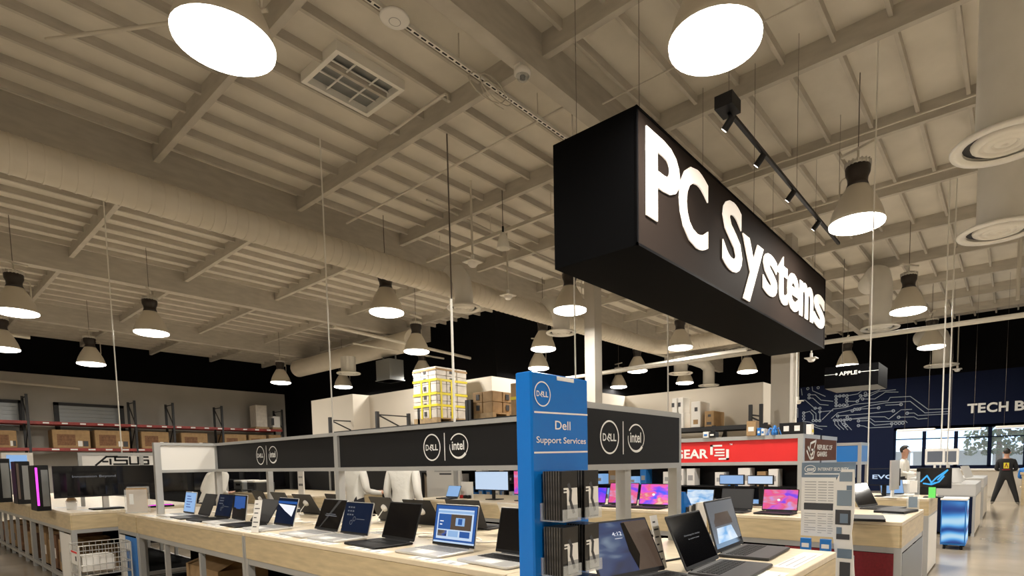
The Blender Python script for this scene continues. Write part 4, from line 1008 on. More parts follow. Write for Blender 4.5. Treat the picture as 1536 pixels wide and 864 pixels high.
# ================================================================== left island with monitors
t = table('maple table of the left island carrying the ultrawide monitor', 1.39, 2.85, 8.5, 11.3, mids=(9.2,9.9,10.6), endmids=(2.1,))
i_l2 = table('maple table of the left island farther along with gaming computers', 1.39, 2.85, 11.31, 16.5, mids=(12,12.7,13.4,14.1,14.8,15.5))
MB().box((-.004,.05,.1), (0,.65,.66)).build('white_panel', 'paper', t)
MB().box((.45,-.004,.12), (.55,0,.55)).build('door_panel', 'card_dark', t)
bl = 0
for y, h_ in ((9.3,.34),(9.65,.42),(10.05,.46),(10.35,.36),(10.75,.44),(11.45,.38),(11.85,.45),(12.3,.35),(13.0,.42),(13.6,.4),(14.4,.42),(15.0,.36)):
    q = thing('shelf_carton', 'carton on the lower shelf of the left island, %s from the near end' % ['first','second','third','fourth','fifth','sixth','seventh','eighth','ninth','tenth','eleventh','twelfth'][bl], 'box', (1.46, y, .09)); bl += 1
    MB().bbox((0,-.14,0), (.5,.14,h_), .008).build('body', 'card' if bl % 3 else 'card_dark', q); MB().box((-.003,-.05,h_*.3), (0,.07,h_*.6)).build('label_sticker', 'paper' if bl % 2 else 'ink', q)
# header with black lettering on white
aY = 9.9
p = aty(116, 679, aY); q_ = aty(236, 679, aY); zt_ = p.z; z0 = aty(116, 701, aY).z
h4 = thing('header_frame', 'aluminium header frame with white banner and black brand lettering at the left', 'header frame', (p.x, aY, TH)); L4 = min(q_.x, 2.83)-p.x+.9
for x in (0, .7, L4): MB().box((x,-.02,0), (x+.04,.02,zt_-TH)).build('post', 'alu', h4)
for z in (zt_-.04-TH, z0-.04-TH): MB().box((.04,-.018,z), (L4,.018,z+.04)).build('rail', 'alu', h4)
q = MB().box((.04,-.008,z0-TH), (L4,.008,zt_-.04-TH)).build('banner', 'paper', h4)
T = frame((0,-.0095,0), (1,0,0), (0,0,1)); m = MB(); s0 = aty(143, 690, aY).x-p.x; s1 = aty(222, 690, aY).x-p.x; zb2, zc2 = aty(180,697.5,aY).z-TH, aty(180,685,aY).z-TH; hh = zc2-zb2; ww = s1-s0; lw = hh*.20
K = lambda pts: m.line([(s0+x*ww, zb2+y*hh) for x, y in pts], lw, .001, 0, T)
K([(0,0),(.20,1),(.40,1)]); K([(.13,.42),(.22,.42)]); K([(.27,.1),(.27,.7)]); K([(.60,.95),(.36,.95),(.36,.55),(.58,.55),(.58,.1),(.33,.1)]); K([(.64,.95),(.64,.1),(.80,.1),(.80,.95)]); K([(1,.95),(.85,.95),(.85,.55),(1,.55),(1,.1),(.84,.1)])
m.build('brand_lettering', 'blk', q)
# ultrawide monitor
mY = 8.86
a, b = aty(80, 740, mY), aty(232, 740, mY); zt_ = aty(100, 699, mY).z; z0 = aty(100, 747, mY).z
w_ = b.x-a.x
t = thing('ultrawide_monitor', 'wide curved black monitor at the end of the left island', 'monitor', ((a.x+b.x)/2, mY, TH))
m = MB(); n = 16; v = []
for i in range(n+1):
    x = -w_/2+w_*i/n; y = .10*(2*abs(x)/w_)**2*-1+.05; v.append((x, y))
for sgn, nm, mm in ((0,'panel','blk'),):
    pol = [(x,y) for x, y in v]+[(x,y+.03) for x, y in reversed(v)]; MB().prism(pol, z0-TH, zt_-TH).build('casing', 'blk', t)
m = MB(); nn = len(v); m.add([(x,y-.002,z0-TH+.02) for x, y in v]+[(x,y-.002,zt_-TH-.012) for x, y in v], [(i,i+1,nn+i+1,nn+i) for i in range(nn-1)]); m.build('screen', 'screenoff', t)
m = MB(); m.text('Innovation Beyond', 0, 0, .028, 0, 0, frame((-w_*.32,-.01,(z0+zt_)/2-TH+.05), (1,0,0), (0,0,1)), width=w_*.42); m.build('screen_text', 's_dim', t)
MB().box((-.03,.06,.02), (.03,.11,(zt_-TH)*.7)).build('neck', 'fins', t); MB().bbox((-.16,-.06,0), (.16,.18,.02), .006).build('foot', 'blk', t)
t = thing('keyboard', 'keyboard with violet light in front of the ultrawide monitor', 'keyboard', (2.25, 8.66, TH)); MB().bbox((-.22,-.07,0), (.22,.07,.025), .006).build('case', 'blk', t)
for r in range(4):
    for k in range(14): MB().box((-.21+k*.03,-.055+r*.03,.025), (-.186+k*.03,-.031+r*.03,.032)).build('key', 's_magenta' if r == 0 else 'keys', t)
def tower(px0, px1, py0, py1, Y, lb, glow='s_magenta', d_=.42):
    a, b = aty(px0, py1, Y), aty(px1, py1, Y); h_ = aty(px0, py0, Y).z-TH
    t = thing('computer_tower', lb, 'computer', (a.x, Y, TH)); w_ = b.x-a.x
    MB().bbox((0,0,0), (w_,d_,h_), .008).build('case', 'blk', t); MB().box((w_*.06,-.004,h_*.12), (w_*.22,0,h_*.95)).build('light_strip', glow, t); MB().box((w_*.45,-.004,h_*.1), (w_*.92,0,h_*.9)).build('front_panel', 'galv', t)
tower(54, 76, 698, 744, 9.3, 'black gaming tower with magenta light strip left of the ultrawide monitor')
tower(26, 48, 692, 740, 11.6, 'black tower with brown front panel beside the acrylic tag', 's_brown'); tower(-8, 18, 688, 735, 12.6, 'big black tower at the left edge', 's_magenta')
t = thing('white_case', 'white and blue boxed item on a tall holder at the left', 'box', aty(18, 705, 13.4)); t.location.z = TH; MB().box((0,0,0), (.03,.03,.62)).build('pole', 'white', t); MB().box((-.12,-.02,.5), (.28,.12,.82)).build('box', 'paper', t); MB().box((-.06,-.024,.54), (.2,-.02,.78)).build('picture', 's_sky', t)
flat_card((1.75,9.05,TH), .4, .25, .2, 'white leaflet lying left of the ultrawide monitor'); flat_card((1.62,9.9,TH), .3, .2, -.1, 'white leaflet farther back on the left island')
t = thing('sticker_cup', 'small clear cup beside the gaming tower', 'cup', (1.52, 9.15, TH)); MB().lathe([(.0,.004),(.05,.004),(.06,.12),(.055,.12),(.046,.01),(.0,.01)], 16).build('cup', 'acrylic', t); MB().lathe([(.0,.1),(.045,.1),(.05,.13),(.03,.16),(.0,.165)], 12).build('contents', 'card', t)
# wire basket display
p = atz(98, 824, .62); q_ = atz(172, 818, .62)
t = thing('wire_basket', 'chrome wire basket with white price sign at the end of the left island', 'basket', (1.28, 7.55, 0))
bw, bdp, z0, z1 = .62, .42, .30, .62
wm = []
for z in (z0, z0+.11, z0+.22, z1): MB().tube([(0,0,z),(0,bdp,z),(bw*.72,bdp,z),(bw*.72,0,z),(0,0,z)], .006, 6).build('hoop_wire', 'fins', t)
for k in range(9):
    x = bw*.72*k/8
    for y in (0, bdp): MB().tube([(x,y,z0),(x,y,z1)], .003, 5).build('upright_wire', 'fins', t)
for k in range(6):
    y = bdp*k/5
    for x in (0, bw*.72): MB().tube([(x,y,z0),(x,y,z1)], .003, 5).build('upright_wire', 'fins', t)
    MB().tube([(0,y,z0),(bw*.72,y,z0)], .003, 5).build('floor_wire', 'fins', t)
for x in (0, bw*.72):
    for y in (0, bdp): MB().tube([(x,y,0),(x,y,z1)], .009, 6).build('leg', 'fins', t)
q = MB().box((-.012,.02,.42), (-.006,.30,.56)).build('price_sign', 'paper', t); MB().box((-.014,.02,.54), (-.012,.30,.56)).build('red_band', 'red', q); MB().box((-.014,.06,.46), (-.012,.11,.51)).build('dark_mark', 'ink', q)
MB().box((.03,.03,.34), (.3,.3,.50)).build('goods', 'paper', t)
# ================================================================== second island goods and things behind the headers
def desk_screen(lb, px0, px1, pyt, pyb, X, kind, foot=True, body='blk', name='monitor'):
    a, b = atx(px0, pyb, X), atx(px1, pyb, X); zt_ = atx(px0, pyt, X).z; z0 = max(a.z, TH+.05); w_ = a.y-b.y
    t = thing(name, lb, 'monitor', (X, (a.y+b.y)/2, TH), -math.pi/2)
    MB().bbox((-w_/2,0,z0-TH), (w_/2,.03,zt_-TH), .004).build('casing', body, t)
    T = frame((-w_/2+.008,-.001,z0-TH+.012), (1,0,0), (0,0,1)); m = MB(); ms = screen_content(kind, m, T, w_-.016, zt_-z0-.02); m.build('screen', ms, t)
    MB().box((-.025,.03,.01), (.025,.05,z0-TH+.1)).build('neck', body, t); MB().bbox((-.10,-.03,0), (.10,.14,.012), .004).build('foot', body, t)
    return t
desk_screen('lit light blue monitor on the second island behind the long island', 713, 763, 707, 735, 5.35, 's_light')
desk_screen('pink screen monitor half hidden by the blue stand', 771, 792, 706, 742, 5.35, 's_pink2')
laptop('small blue screen laptop left of the light blue monitor', (5.3, atx(677,735,5.3).y, TH), -math.pi/2, 's_sky', 'blk', .28, .18, 112, I2)
t = thing('info_sign', 'white info sign between the two blue screens on the second island', 'sign', (5.45, atx(700,735,5.45).y, TH)); MB().box((0,-.13,0), (.012,.13,.24)).build('board', 'paper', t)
for k in range(3): MB().lathe([(.0,.0),(.03,.0),(.03,.045),(.0,.05)], 12, c=(-.03,-.08+.08*k,0)).build('knob', ['blk','blk','red'][k], t)
for i, (px, top, w_, lb) in enumerate(((575,706,.34,'white product board behind the two white shirts'),(665,706,.5,'tall pale partition board right of the white shirts'))):
    X = 6.9; a = atx(px, 735, X); t = thing('display_board', lb, 'board', (X, a.y, 0)); MB().box((0,-w_,0), (.04,w_,1.6)).build('panel', 'paper', t); MB().box((-.003,-w_*.5,1.28), (0,w_*.5,1.32)).build('print', 'greyink', t); MB().box((-.003,-w_*.5,1.22), (0,w_*.2,1.25)).build('print', 'ink', t)
# dark shelving with goods beyond the second island
gx = 7.2
t = thing('goods_shelf', 'dark shelving with rows of small white and blue packages behind the red header', 'shelf', (gx, 2.0, 0))
MB().box((.35,0,0), (.38,6.9,1.62)).build('back_panel', 'blk', t)
for z in (.3,.75,1.05,1.38): MB().box((0,0,z), (.36,6.9,z+.02)).build('shelf_board', 'blk', t)
for y in (0, 1.7, 3.4, 5.1, 6.86): MB().box((0,y,0), (.36,y+.04,1.62)).build('divider', 'blk', t)
rnd = random.Random(5)
ONE = 'first second third fourth fifth sixth seventh eighth ninth tenth eleventh twelfth thirteenth fourteenth fifteenth sixteenth seventeenth eighteenth nineteenth twentieth'.split()
def ordw(n): return ONE[n] if n < 20 else 'twenty-'+ONE[n-20]
for z in (.77, 1.07):
    y = .1; k = 0
    while y < 6.7 and k < 39:
        w_ = rnd.uniform(.07,.16); h_ = rnd.uniform(.1,.24)
        if rnd.random() < .75:
            q = thing('package', 'small %s package on the dark shelving, %s shelf, %s from its right end' % (rnd.choice(['white','pale']), 'upper' if z > 1 else 'lower', ordw(k)), 'package', (gx+.04, 2.0+y, z), 0, 'packages on the dark shelving')
            MB().bbox((0,0,0), (.18,w_,h_), .004).build('carton', rnd.choice(['paper','paper','bluepanel','s_sky','blk','card']), q); MB().box((-.002,w_*.2,h_*.3), (0,w_*.8,h_*.6)).build('print', 'greyink', q); k += 1
        y += w_+rnd.uniform(.02,.12)
desk_screen('light blue screen seen under the red banner, left one', 1079, 1116, 712, 727, 6.0, 's_sky'); desk_screen('light blue screen seen under the red banner, right one', 1121, 1160, 713, 727, 6.0, 's_light')
t = thing('side_stand', 'blue brochure stand on the far side of the laptop island, partly hidden', 'brochure stand', (3.26, 1.62, 0)); MB().prism([(0,0),(.30,0),(.30,.92),(.02,1.22),(0,1.22)], 0, .06, T=frame((0,.06,0), (1,0,0), (0,0,1))).build('panel', 'blue', t); MB().bbox((-.02,-.05,0), (.33,.12,.02), .006).build('base', 'blue', t)
for k in range(4): MB().box((.02+.006*k,-.012-.02*k,.80), (.16+.006*k,-.002-.02*k,1.12+.01*k)).build('brochure', ['cover_mid','paper'][k % 2], t)
# far-left counter with printers seen under the charcoal banner
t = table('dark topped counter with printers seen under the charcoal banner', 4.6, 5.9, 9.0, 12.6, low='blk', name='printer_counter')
X = 4.9
def printer(px, lb, w_=.44, mm='galv'):
    p = atx(px, 725, X); t = thing('printer', lb, 'printer', (X-.2, p.y-w_/2, TH))
    MB().bbox((0,0,0), (.38,w_,.2), .02).build('body', mm, t); MB().bbox((-.01,.03,.2), (.36,w_-.03,.24), .015).build('lid', 'paper', t); MB().box((-.12,.08,.04), (.02,w_-.08,.06)).build('paper_tray', 'blk', t); MB().box((-.012,.1,.13), (0,w_-.15,.17)).build('control_panel', 'blk', t)
printer(372, 'grey and white printer, left of the yellow bottle'); printer(392, 'dark printer beside the grey and white one', .4, 'darkgrey')
p = atx(405, 722, X); t = thing('yellow_bottle', 'yellow bottle on the printer counter', 'bottle', (X, p.y, TH)); MB().lathe([(.0,0),(.05,0),(.052,.16),(.03,.22),(.02,.25),(.0,.25)], 16).build('bottle', 'yellow', t); MB().lathe([(.022,.25),(.022,.29),(.0,.29)], 12).build('cap', 'paper', t)
p = atx(452, 722, X); t = thing('tall_carton', 'white stand-up card with small pictures on the printer counter', 'card', (4.72, atx(451,725,4.72).y, TH)); MB().box((0,-.10,0), (.02,.10,.42)).build('card', 'paper', t)
for k in range(3): MB().box((-.002,-.07+.05*k,.16), (0,-.035+.05*k,.20)).build('picture', 'ink', t)
MB().box((-.002,-.07,.30), (0,.07,.33)).build('print', 'greyink', t)
t = thing('display_wall', 'long black display wall seen under the white and charcoal banners', 'panel', (2.95, 12.75, 0)); MB().box((0,0,0), (3.0,.08,1.70)).build('panel', 'blk', t)
for k in range(3): MB().box((.1+k*.97,-.03,.98), (.95+k*.97,0,1.52)).build('screen', 'screenoff', t)
t = thing('backdrop_panel', 'black display partition behind the printers', 'panel', (6.0, 8.9, 0)); MB().box((0,0,0), (.06,4.2,1.62)).build('panel', 'blk', t)
for y in (0, 2.1, 4.14): MB().box((-.02,y,0), (.08,y+.05,1.64)).build('post', 'alu', t)
# things on top of the red header
zt2 = z2
def on_header(px0, px1, pyt, mm, lb, d_=.10, name='package'):
    X = t2x-.03; a, b = atx(px0, 652, X), atx(px1, 652, X); h_ = atx(px0, pyt, X).z-zt2
    t = thing(name, lb, 'box', (t2x-.04, b.y, zt2)); MB().bbox((0,0,0), (d_,a.y-b.y,h_), .004).build('carton', mm, t); MB().box((-.002,(a.y-b.y)*.2,h_*.3), (0,(a.y-b.y)*.8,h_*.6)).build('print', 'paper' if mm != 'paper' else 'bluepanel', t)
on_header(1120, 1134, 632, 'card', 'small brown box standing on the red header'); on_header(1055,1063,648,'paper','white and blue packet on the red header, left'); on_header(1064,1073,648,'blk','dark packet on the red header beside the white one')
on_header(1136,1141,642,'bluepanel','thin blue packet on the red header right of the brown box'); on_header(1142,1147,643,'paper','white packet on the red header beside the thin blue one')
p = atx(1162, 650, t2x); t = thing('blue_figure', 'small blue spiky figure on the red header', 'figurine', (t2x, p.y, zt2)); MB().lathe([(.0,.0),(.035,0),(.03,.04),(.012,.06),(.02,.08),(.0,.1)], 12).build('body', 'bluepanel', t)
for k in range(6): a = k*1.05; MB().tube([(0,0,.04),(.03*math.cos(a),.05*math.sin(a),.07),(.05*math.cos(a),.08*math.sin(a),.0)], .005, 5).build('spike', 'bluepanel', t)
p = atx(1205, 648, t2x); t = thing('black_box', 'black box with white letters on the corner of the brown header', 'box', (t2x-.02, t2y-.02, zt2)); MB().box((0,0,0), (.1,.22,.11)).build('carton', 'blk', t); MB().box((-.002,.03,.03), (0,.08,.08)).build('print', 'paper', t); MB().box((-.002,.13,.03), (0,.18,.08)).build('print', 'paper', t)
t = thing('paper_cup', 'small yellow and white carton on the brown header', 'box', (5.85, t2y-.03, zt2)); MB().bbox((0,0,0), (.08,.06,.10), .006).build('carton', 'paper', t); MB().box((.01,-.002,.02), (.07,0,.05)).build('print', 'yellow', t)
# ------------------------------------------------------------------ security software poster stand
PXs = 4.3
a, b = atx(1201, 800, PXs), atx(1252, 800, PXs); zt_ = atx(1205, 694, PXs).z; zm = atx(1205, 716, PXs).z; zb3 = atx(1205, 803, PXs).z; zq = atx(1205, 828, PXs).z
c_ = atx(1281, 800, PXs)
t = thing('poster_stand', 'white cardboard stand with internet security poster and product boxes', 'poster stand', (PXs, c_.y, 0)); o = Vector(t.location)
B = lambda y0, z0, y1, z1, x0, x1, nm, mm, par=t: MB().box((x0,y0-o.y,z0), (x1,y1-o.y,z1)).build(nm, mm, par)
B(b.y, zb3, a.y, zm, 0, .012, 'poster', 'paper'); B(c_.y, zm, a.y, zt_, 0, .012, 'poster_header', 'duct_header')  if False else None
M['slate'] = mat('slate_blue_print', (0.16, 0.22, 0.29), 0.4); M['steelblue'] = mat('steel_blue_print', (0.22, 0.28, 0.34), 0.4)
q = B(c_.y, zm, a.y, zt_, 0, .012, 'poster_header', 'slate')
T = frame((-.001,0,0), (0,-1,0), (0,0,1)); m = MB(); yl = lambda px, py: -(atx(px, py, PXs).y-o.y)
m.text('eset', yl(1208,702)+.012, zm+(zt_-zm)*.45, (zt_-zm)*.26, .001, 0, T, width=yl(1222,702)-yl(1208,702)-.012, bold=.02); m.ring((yl(1207,702)+yl(1224,702))/2, zm+(zt_-zm)*.57, (yl(1224,702)-yl(1207,702))/2, (zt_-zm)*.26, .004, .001, 0, T)
m.text('INTERNET SECURITY', yl(1227,704), zm+(zt_-zm)*.45, (zt_-zm)*.2, .001, 0, T, width=yl(1273,704)-yl(1227,704), bold=.01); m.rect(yl(1207,711), zm+(zt_-zm)*.2, yl(1262,711), zm+(zt_-zm)*.27, .001, 0, T); m.build('lettering', 'print', q)
q = t.children[0]; m = MB()
for col, (p0, p1) in enumerate(((1207,1224),(1227,1240),(1242,1250))):
    for k in range(9): zz_ = zm-.03-k*(zm-zb3)*.045; m.rect(yl(p0,750), zz_-.005, yl(p1,750), zz_, .001, 0, T)
    for k in range(9): zz_ = zb3+.03+k*(zm-zb3)*.04; m.rect(yl(p0,750), zz_-.004, yl(p1 if k % 3 else p0+6,750), zz_, .001, 0, T)
m.rect(yl(1206,757), atx(1206,764,PXs).z, yl(1250,757), atx(1206,754,PXs).z, .001, 1, T); m.build('print', ['greyink','ink'], q)
# right hand strip: plain tall cut-out in pale, slate and dark tones
prof = [(1252,724),(1262,704),(1280,704),(1282,760),(1278,800),(1284,864),(1284,905),(1258,905),(1254,830),(1250,800),(1250,760)]
pts_ = [(atx(x, 790, PXs).y-o.y, max(.02, atx(x, y, PXs).z)) for x, y in prof]
Tp = frame((0,0,0), (0,-1,0), (0,0,1)); MB().prism([(-y,z) for y, z in pts_], 0, .02, T=Tp @ Matrix.Translation((0,0,.0))).build('cut_out_strip', 'paper', t)
m = MB()
for i, (p0, y0, p1, y1, mi) in enumerate(((1259,708,1278,722,2),(1256,735,1278,758,2),(1254,764,1277,786,0),(1261,770,1273,784,1),(1256,800,1276,808,0),(1258,822,1280,836,1),(1262,842,1278,864,0),(1256,790,1264,800,1),(1270,728,1278,735,1))):
    m.rect(yl(p0,780), atx(p0,y1,PXs).z, yl(p1,780), atx(p0,y0,PXs).z, .003+.0002*i, mi, frame((-.02,0,0), (0,-1,0), (0,0,1)))
q = m.build('abstract_print', ['ink','slate','steelblue'], t); q['kind'] = 'stuff'
B(c_.y, 0, a.y, zq, .012, .03, 'backing', 'steelblue'); B(b.y, zq-.02, a.y, zq, -.10, .012, 'ledge', 'paper'); B(c_.y, 0, a.y, .03, -.1, .3, 'foot', 'blk')
for i, (p0, p1) in enumerate(((1205,1220),(1234,1250))):
    ya, yb = atx(p0, 820, PXs).y, atx(p1, 820, PXs).y
    q = thing('software_box', 'blue software box on the poster stand ledge, %s' % ['left one','right one'][i], 'box', (PXs-.08, yb, zq)); MB().box((0,0,0), (.03,ya-yb,.115)).build('carton', 'bluepanel', q); MB().box((-.002,.01,.05), (0,ya-yb-.01,.08)).build('print', 'paper', q)
# acrylic tag holder on the second island end
p = atz(1369, 766, TH); t = thing('acrylic_tag', 'tall clear acrylic tag with grey print at the second island corner', 'tag holder', (p.x, p.y, TH), .2)
MB().box((-.005,-.05,0), (.005,.05,.36)).build('plate', 'acrylic', t); MB().box((-.007,-.035,.03), (-.005,.035,.13)).build('print', 'steelblue', t); MB().box((-.007,-.03,.17), (-.005,.03,.28)).build('print', 'paper', t); MB().box((-.03,-.06,0), (.03,.06,.008)).build('foot', 'acrylic', t)
flat_card((5.9,.80,TH), .6, .18, 0, 'clear glossy card strip along the second island end', 'galv', 2)
# ------------------------------------------------------------------ third island
def island3(lb, px0, px1, pyt, pyb, X, kind, body='blk'): return desk_screen(lb, px0, px1, pyt, pyb, X, kind, True, body)
island3('monitor with glowing EVO letters on the third island', 1302, 1350, 703, 728, 8.1, 'evo'); island3('monitor with blue wing shape on the third island', 1374, 1427, 702, 732, 8.1, 'wing')
p = atz(1342, 742, TH); t = thing('computer_screen', 'slim white all in one computer turned sideways on the third island', 'computer', (7.93, atx(1341,741,7.93).y, TH), 1.35)
MB().box((-.01,-.12,.1), (.01,.12,.46)).build('panel', 'silver', t); MB().box((.01,-.03,.0), (.03,.03,.3)).build('stand', 'white', t); MB().bbox((-.06,-.1,0), (.12,.1,.01), .004).build('foot', 'white', t)
laptop('light laptop with cyan screen at the third island corner', (8.35, 1.2, TH), -.9, 's_sky', 'silver', .30, .2, 105)
t = thing('green_card', 'small bright green card on the third island', 'card', (8.05, atx(1398,738,8.05).y, TH)); MB().box((0,-.035,0), (.02,.035,.13)).build('card', 's_green', t); MB().box((-.02,-.04,0), (.05,.04,.01)).build('foot', 'acrylic', t)
t = thing('black_box', 'black product box beside the third island edge', 'box', (8.68, .78, TH)); MB().bbox((0,0,0), (.1,.22,.2), .004).build('carton', 'blk', t); MB().box((-.002,.06,.1), (0,.24,.12)).build('print', 'greyink', t)
# lit pedestal
X = 10.3
p = atx(1412, 750, X); q_ = atx(1450, 752, X); t = thing('lit_pedestal', 'glowing blue lightbox pedestal with wave artwork at the aisle', 'pedestal', (X, q_.y, 0)); w_ = p.y-q_.y; zt_ = p.z
MB().box((.0,0,.07), (.5,w_,zt_)).build('core', 'bluepanel', t); MB().box((-.006,.015,.1), (0,w_-.015,zt_-.02)).build('front_lightbox', 's_waves', t); MB().box((.015,-.006,.1), (.485,0,zt_-.02)).build('side_lightbox', 's_waves', t); MB().box((-.01,-.01,zt_), (.51,w_+.01,zt_+.025)).build('top', 'paper', t)
for x in (.05,.45):
    for y in (.05, w_-.05): MB().tube([(x,y,0),(x,y,.07)], .02, 8).build('foot', 'blk', t)
# far tables at the right
tA = table('white desk with tablets beyond the glowing pedestal', 12.2, 14.2, .50, 1.9, .92, name='tablet_desk'); tB = table('farther white desk in the tablet row', 15.6, 17.8, .50, 1.9, .92, name='tablet_desk')
for tt in (tA, tB):
    for ch in tt.children:
        if ch.name.startswith(('apron','worktop')): ch.data.materials[0] = M['silver']
MB().box((-.004,.04,.05), (0,1.36,.7)).build('front_panel', 'navy', tA); MB().box((.04,-.004,.05), (1.96,0,.7)).build('side_panel', 'cream', tA); MB().box((.04,-.004,.05), (2.1,0,.7)).build('side_panel', 'cream', tB)
for i, (x, y) in enumerate(((12.6,.8),(13.1,.8),(13.6,.8),(16.0,.8),(16.6,.8))):
    t = thing('tablet', 'leaning tablet on the white desk row, %s from the pedestal' % ['first','second','third','fourth','fifth'][i], 'tablet', (x, y, .92), -.5); T = frame((-.12,0,.005), (1,0,0), (0,.45,1)); MB().box((0,0,-.004), (.24,.28,.004), T=T).build('slate', 'silver', t); MB().box((.05,.02,-.12), (.19,.03,-.004), T=T).build('stand', 'white', t)
for i, (px, lb) in enumerate(((1402,'left one of two white framed screens hanging in the tablet area'),(1423,'right one of two white framed screens hanging in the tablet area'))):
    X = 12.9+.5*i; a = atx(px, 692, X); zt_, z0 = atx(px,673,X).z, atx(px,697,X).z
    t = thing('framed_screen', lb, 'screen', (X, a.y, z0)); MB().bbox((0,-.16,0), (.05,.16,zt_-z0), .01).build('frame', 'white', t); MB().box((-.003,-.12,.05), (0,.12,zt_-z0-.05)).build('screen', 's_grey', t); MB().tube([(.03,0,0),(.03,0,.92-z0)], .02, 8).build('post', 'white', t)
# bar counter in front of the windows
t = thing('service_counter', 'long pale service counter under the windows', 'counter', (22.2, -4, 0))
MB().box((0,0,0), (.7,7.4,.95)).build('body', 'cream', t); MB().bbox((-.06,-.03,.95), (.76,7.43,1.0), .01).build('top', 'white', t)
for k in range(9): MB().box((-.012,.06+.81*k,.12), (0,.80+.81*k,.88)).build('door', 'cream', t)
MB().box((.02,0,0), (.03,7.4,.1)).build('kick', 'blk', t)
for i, (px0, px1, py) in enumerate(((1345,1402,648),(1413,1472,647),(1493,1560,643))):
    X = 21.5; a, b = atx(px0, py, X), atx(px1, py, X)
    t = thing('linear_lamp', 'long lit ceiling lamp before the windows, %s of three' % ['left','middle','right'][i], 'lamp', (X, b.y, a.z)); MB().bbox((0,0,.02), (.35,a.y-b.y,.08), .02).build('housing', 'whitemetal', t); MB().box((.02,.02,0), (.33,a.y-b.y-.02,.02)).build('diffuser', 'lens_soft', t) if False else MB().box((.02,.02,0), (.33,a.y-b.y-.02,.02)).build('diffuser', 's_white', t)
    for y in (.2, a.y-b.y-.2): MB().tube([(.17,y,.08),(.17,y,ZD-a.z)], .003, 5).build('cable', 'darkpipe', t)
# wooden table leg and stool at the right edge
t = thing('wooden_table', 'wooden high table cut by the right edge of the photo', 'table', (20.4, -1.3, 0)); MB().bbox((0,0,.86), (.8,1.15,.92), .01).build('top', 'wood', t)
for x in (.05,.7):
    for y in (.05, 1.05): MB().box((x,y,0), (x+.06,y+.06,.86)).build('leg', 'wood', t)
# ------------------------------------------------------------------ black box sign and wall lettering
X = 16.5; a, b = atx(1237, 552, X), atx(1318, 545, X); z0 = atx(1239, 583, X).z; w_ = a.y-b.y; hh = a.z-z0
t = thing('box_sign', 'black hanging box sign reading Apple before the circuit mural', 'sign', (X, b.y, z0)); MB().box((0,0,0), (1.3,w_,hh)).build('box', 'signblack', t); MB().box((.02,.02,-.004), (1.28,w_-.02,0)).build('underside', 'galv', t)
T = frame((-.002,w_,0), (0,-1,0), (0,0,1)); m = MB(); m.text('APPLE', w_*.28, hh*.56, hh*.17, .001, 0, T, width=w_*.34, bold=.03); m.rect(0, hh*.63, w_*.22, hh*.65, .001, 0, T); m.disc(w_*.23, hh*.64, .03, .03, .001, 0, T); m.disc(w_*.66, hh*.64, .03, .03, .001, 0, T); m.rect(w_*.67, hh*.63, w_, hh*.65, .001, 0, T); m.build('lettering', 'print', t)
for y in (.3, w_-.3): MB().tube([(.6,y,hh),(.6,y,ZD-z0)], .008, 5).build('suspension_wire', 'darkpipe', t)
p = atx(1451, 619.5, WX-.02); t = thing('wall_lettering', 'pale raised letters reading TECH B on the navy wall', 'lettering', (WX-.005, p.y, p.z)); hh = atx(1451,606.5,WX).z-p.z; T = frame((0,0,0), (0,-1,0), (0,0,1))
ll = [('T',1451,1466),('E',1467,1478.5),('C',1480,1496),('H',1498,1512.5),('B',1522,1537)]
for ch, p0, p1 in ll: y0 = -(atx(p0,615,WX).y-p.y); y1 = -(atx(p1,615,WX).y-p.y); MB().text(ch, y0, 0, hh, 0, 0, T, width=y1-y0, bold=.03, ext=.04).build('letter', 'print', t)
# circuit board mural: traces and pads read from the photograph, on the wall plane
def cp(x, y): return 1180+x/4.3146, 500+y/4.3146
traces = [[(145,398),(185,398),(222,432),(300,440)],[(145,418),(170,420),(215,460),(270,465)],[(100,432),(120,432),(180,485),(215,485)],[(95,360),(100,400)],[(165,345),(168,372),(250,408)],[(320,408),(370,404)],[(390,404),(460,392),(512,352)],[(390,440),(455,440),(490,405),(590,372),(640,340)],
 [(492,425),(570,425),(640,380),(722,380)],[(478,404),(540,404),(600,375),(705,365)],[(230,558),(300,490),(380,480),(440,460),(655,438),(670,415),(800,408),(915,492),(1055,488)],[(290,550),(330,515),(400,500),(520,470),(640,450),(800,440),(895,515),(1055,505)],[(425,502),(470,490),(595,482)],[(640,465),(740,460)],
 [(330,535),(520,520),(690,502)],[(370,560),(540,540),(635,540),(660,555),(740,495),(810,492)],[(780,517),(825,515),(850,532),(1055,520)],[(725,543),(825,540),(850,555),(910,550)],[(465,567),(530,565),(570,595),(680,585)],[(420,555),(540,550),(570,572),(770,568),(780,578)],[(465,597),(500,600),(530,612),(680,605),(682,585)],
 [(310,562),(312,590),(345,622)],[(330,562),(335,590),(370,622)],[(350,562),(358,585),(395,625)],[(372,562),(378,580),(420,625)],[(110,515),(150,505),(172,530),(172,560)],[(190,565),(190,520),(160,495)],[(215,565),(215,508),(300,500)],[(105,570),(150,575),(200,600),(260,602)],[(105,600),(180,605),(230,622)],[(52,480),(72,485),(72,545)],[(320,470),(320,408)],[(390,470),(320,470)]]
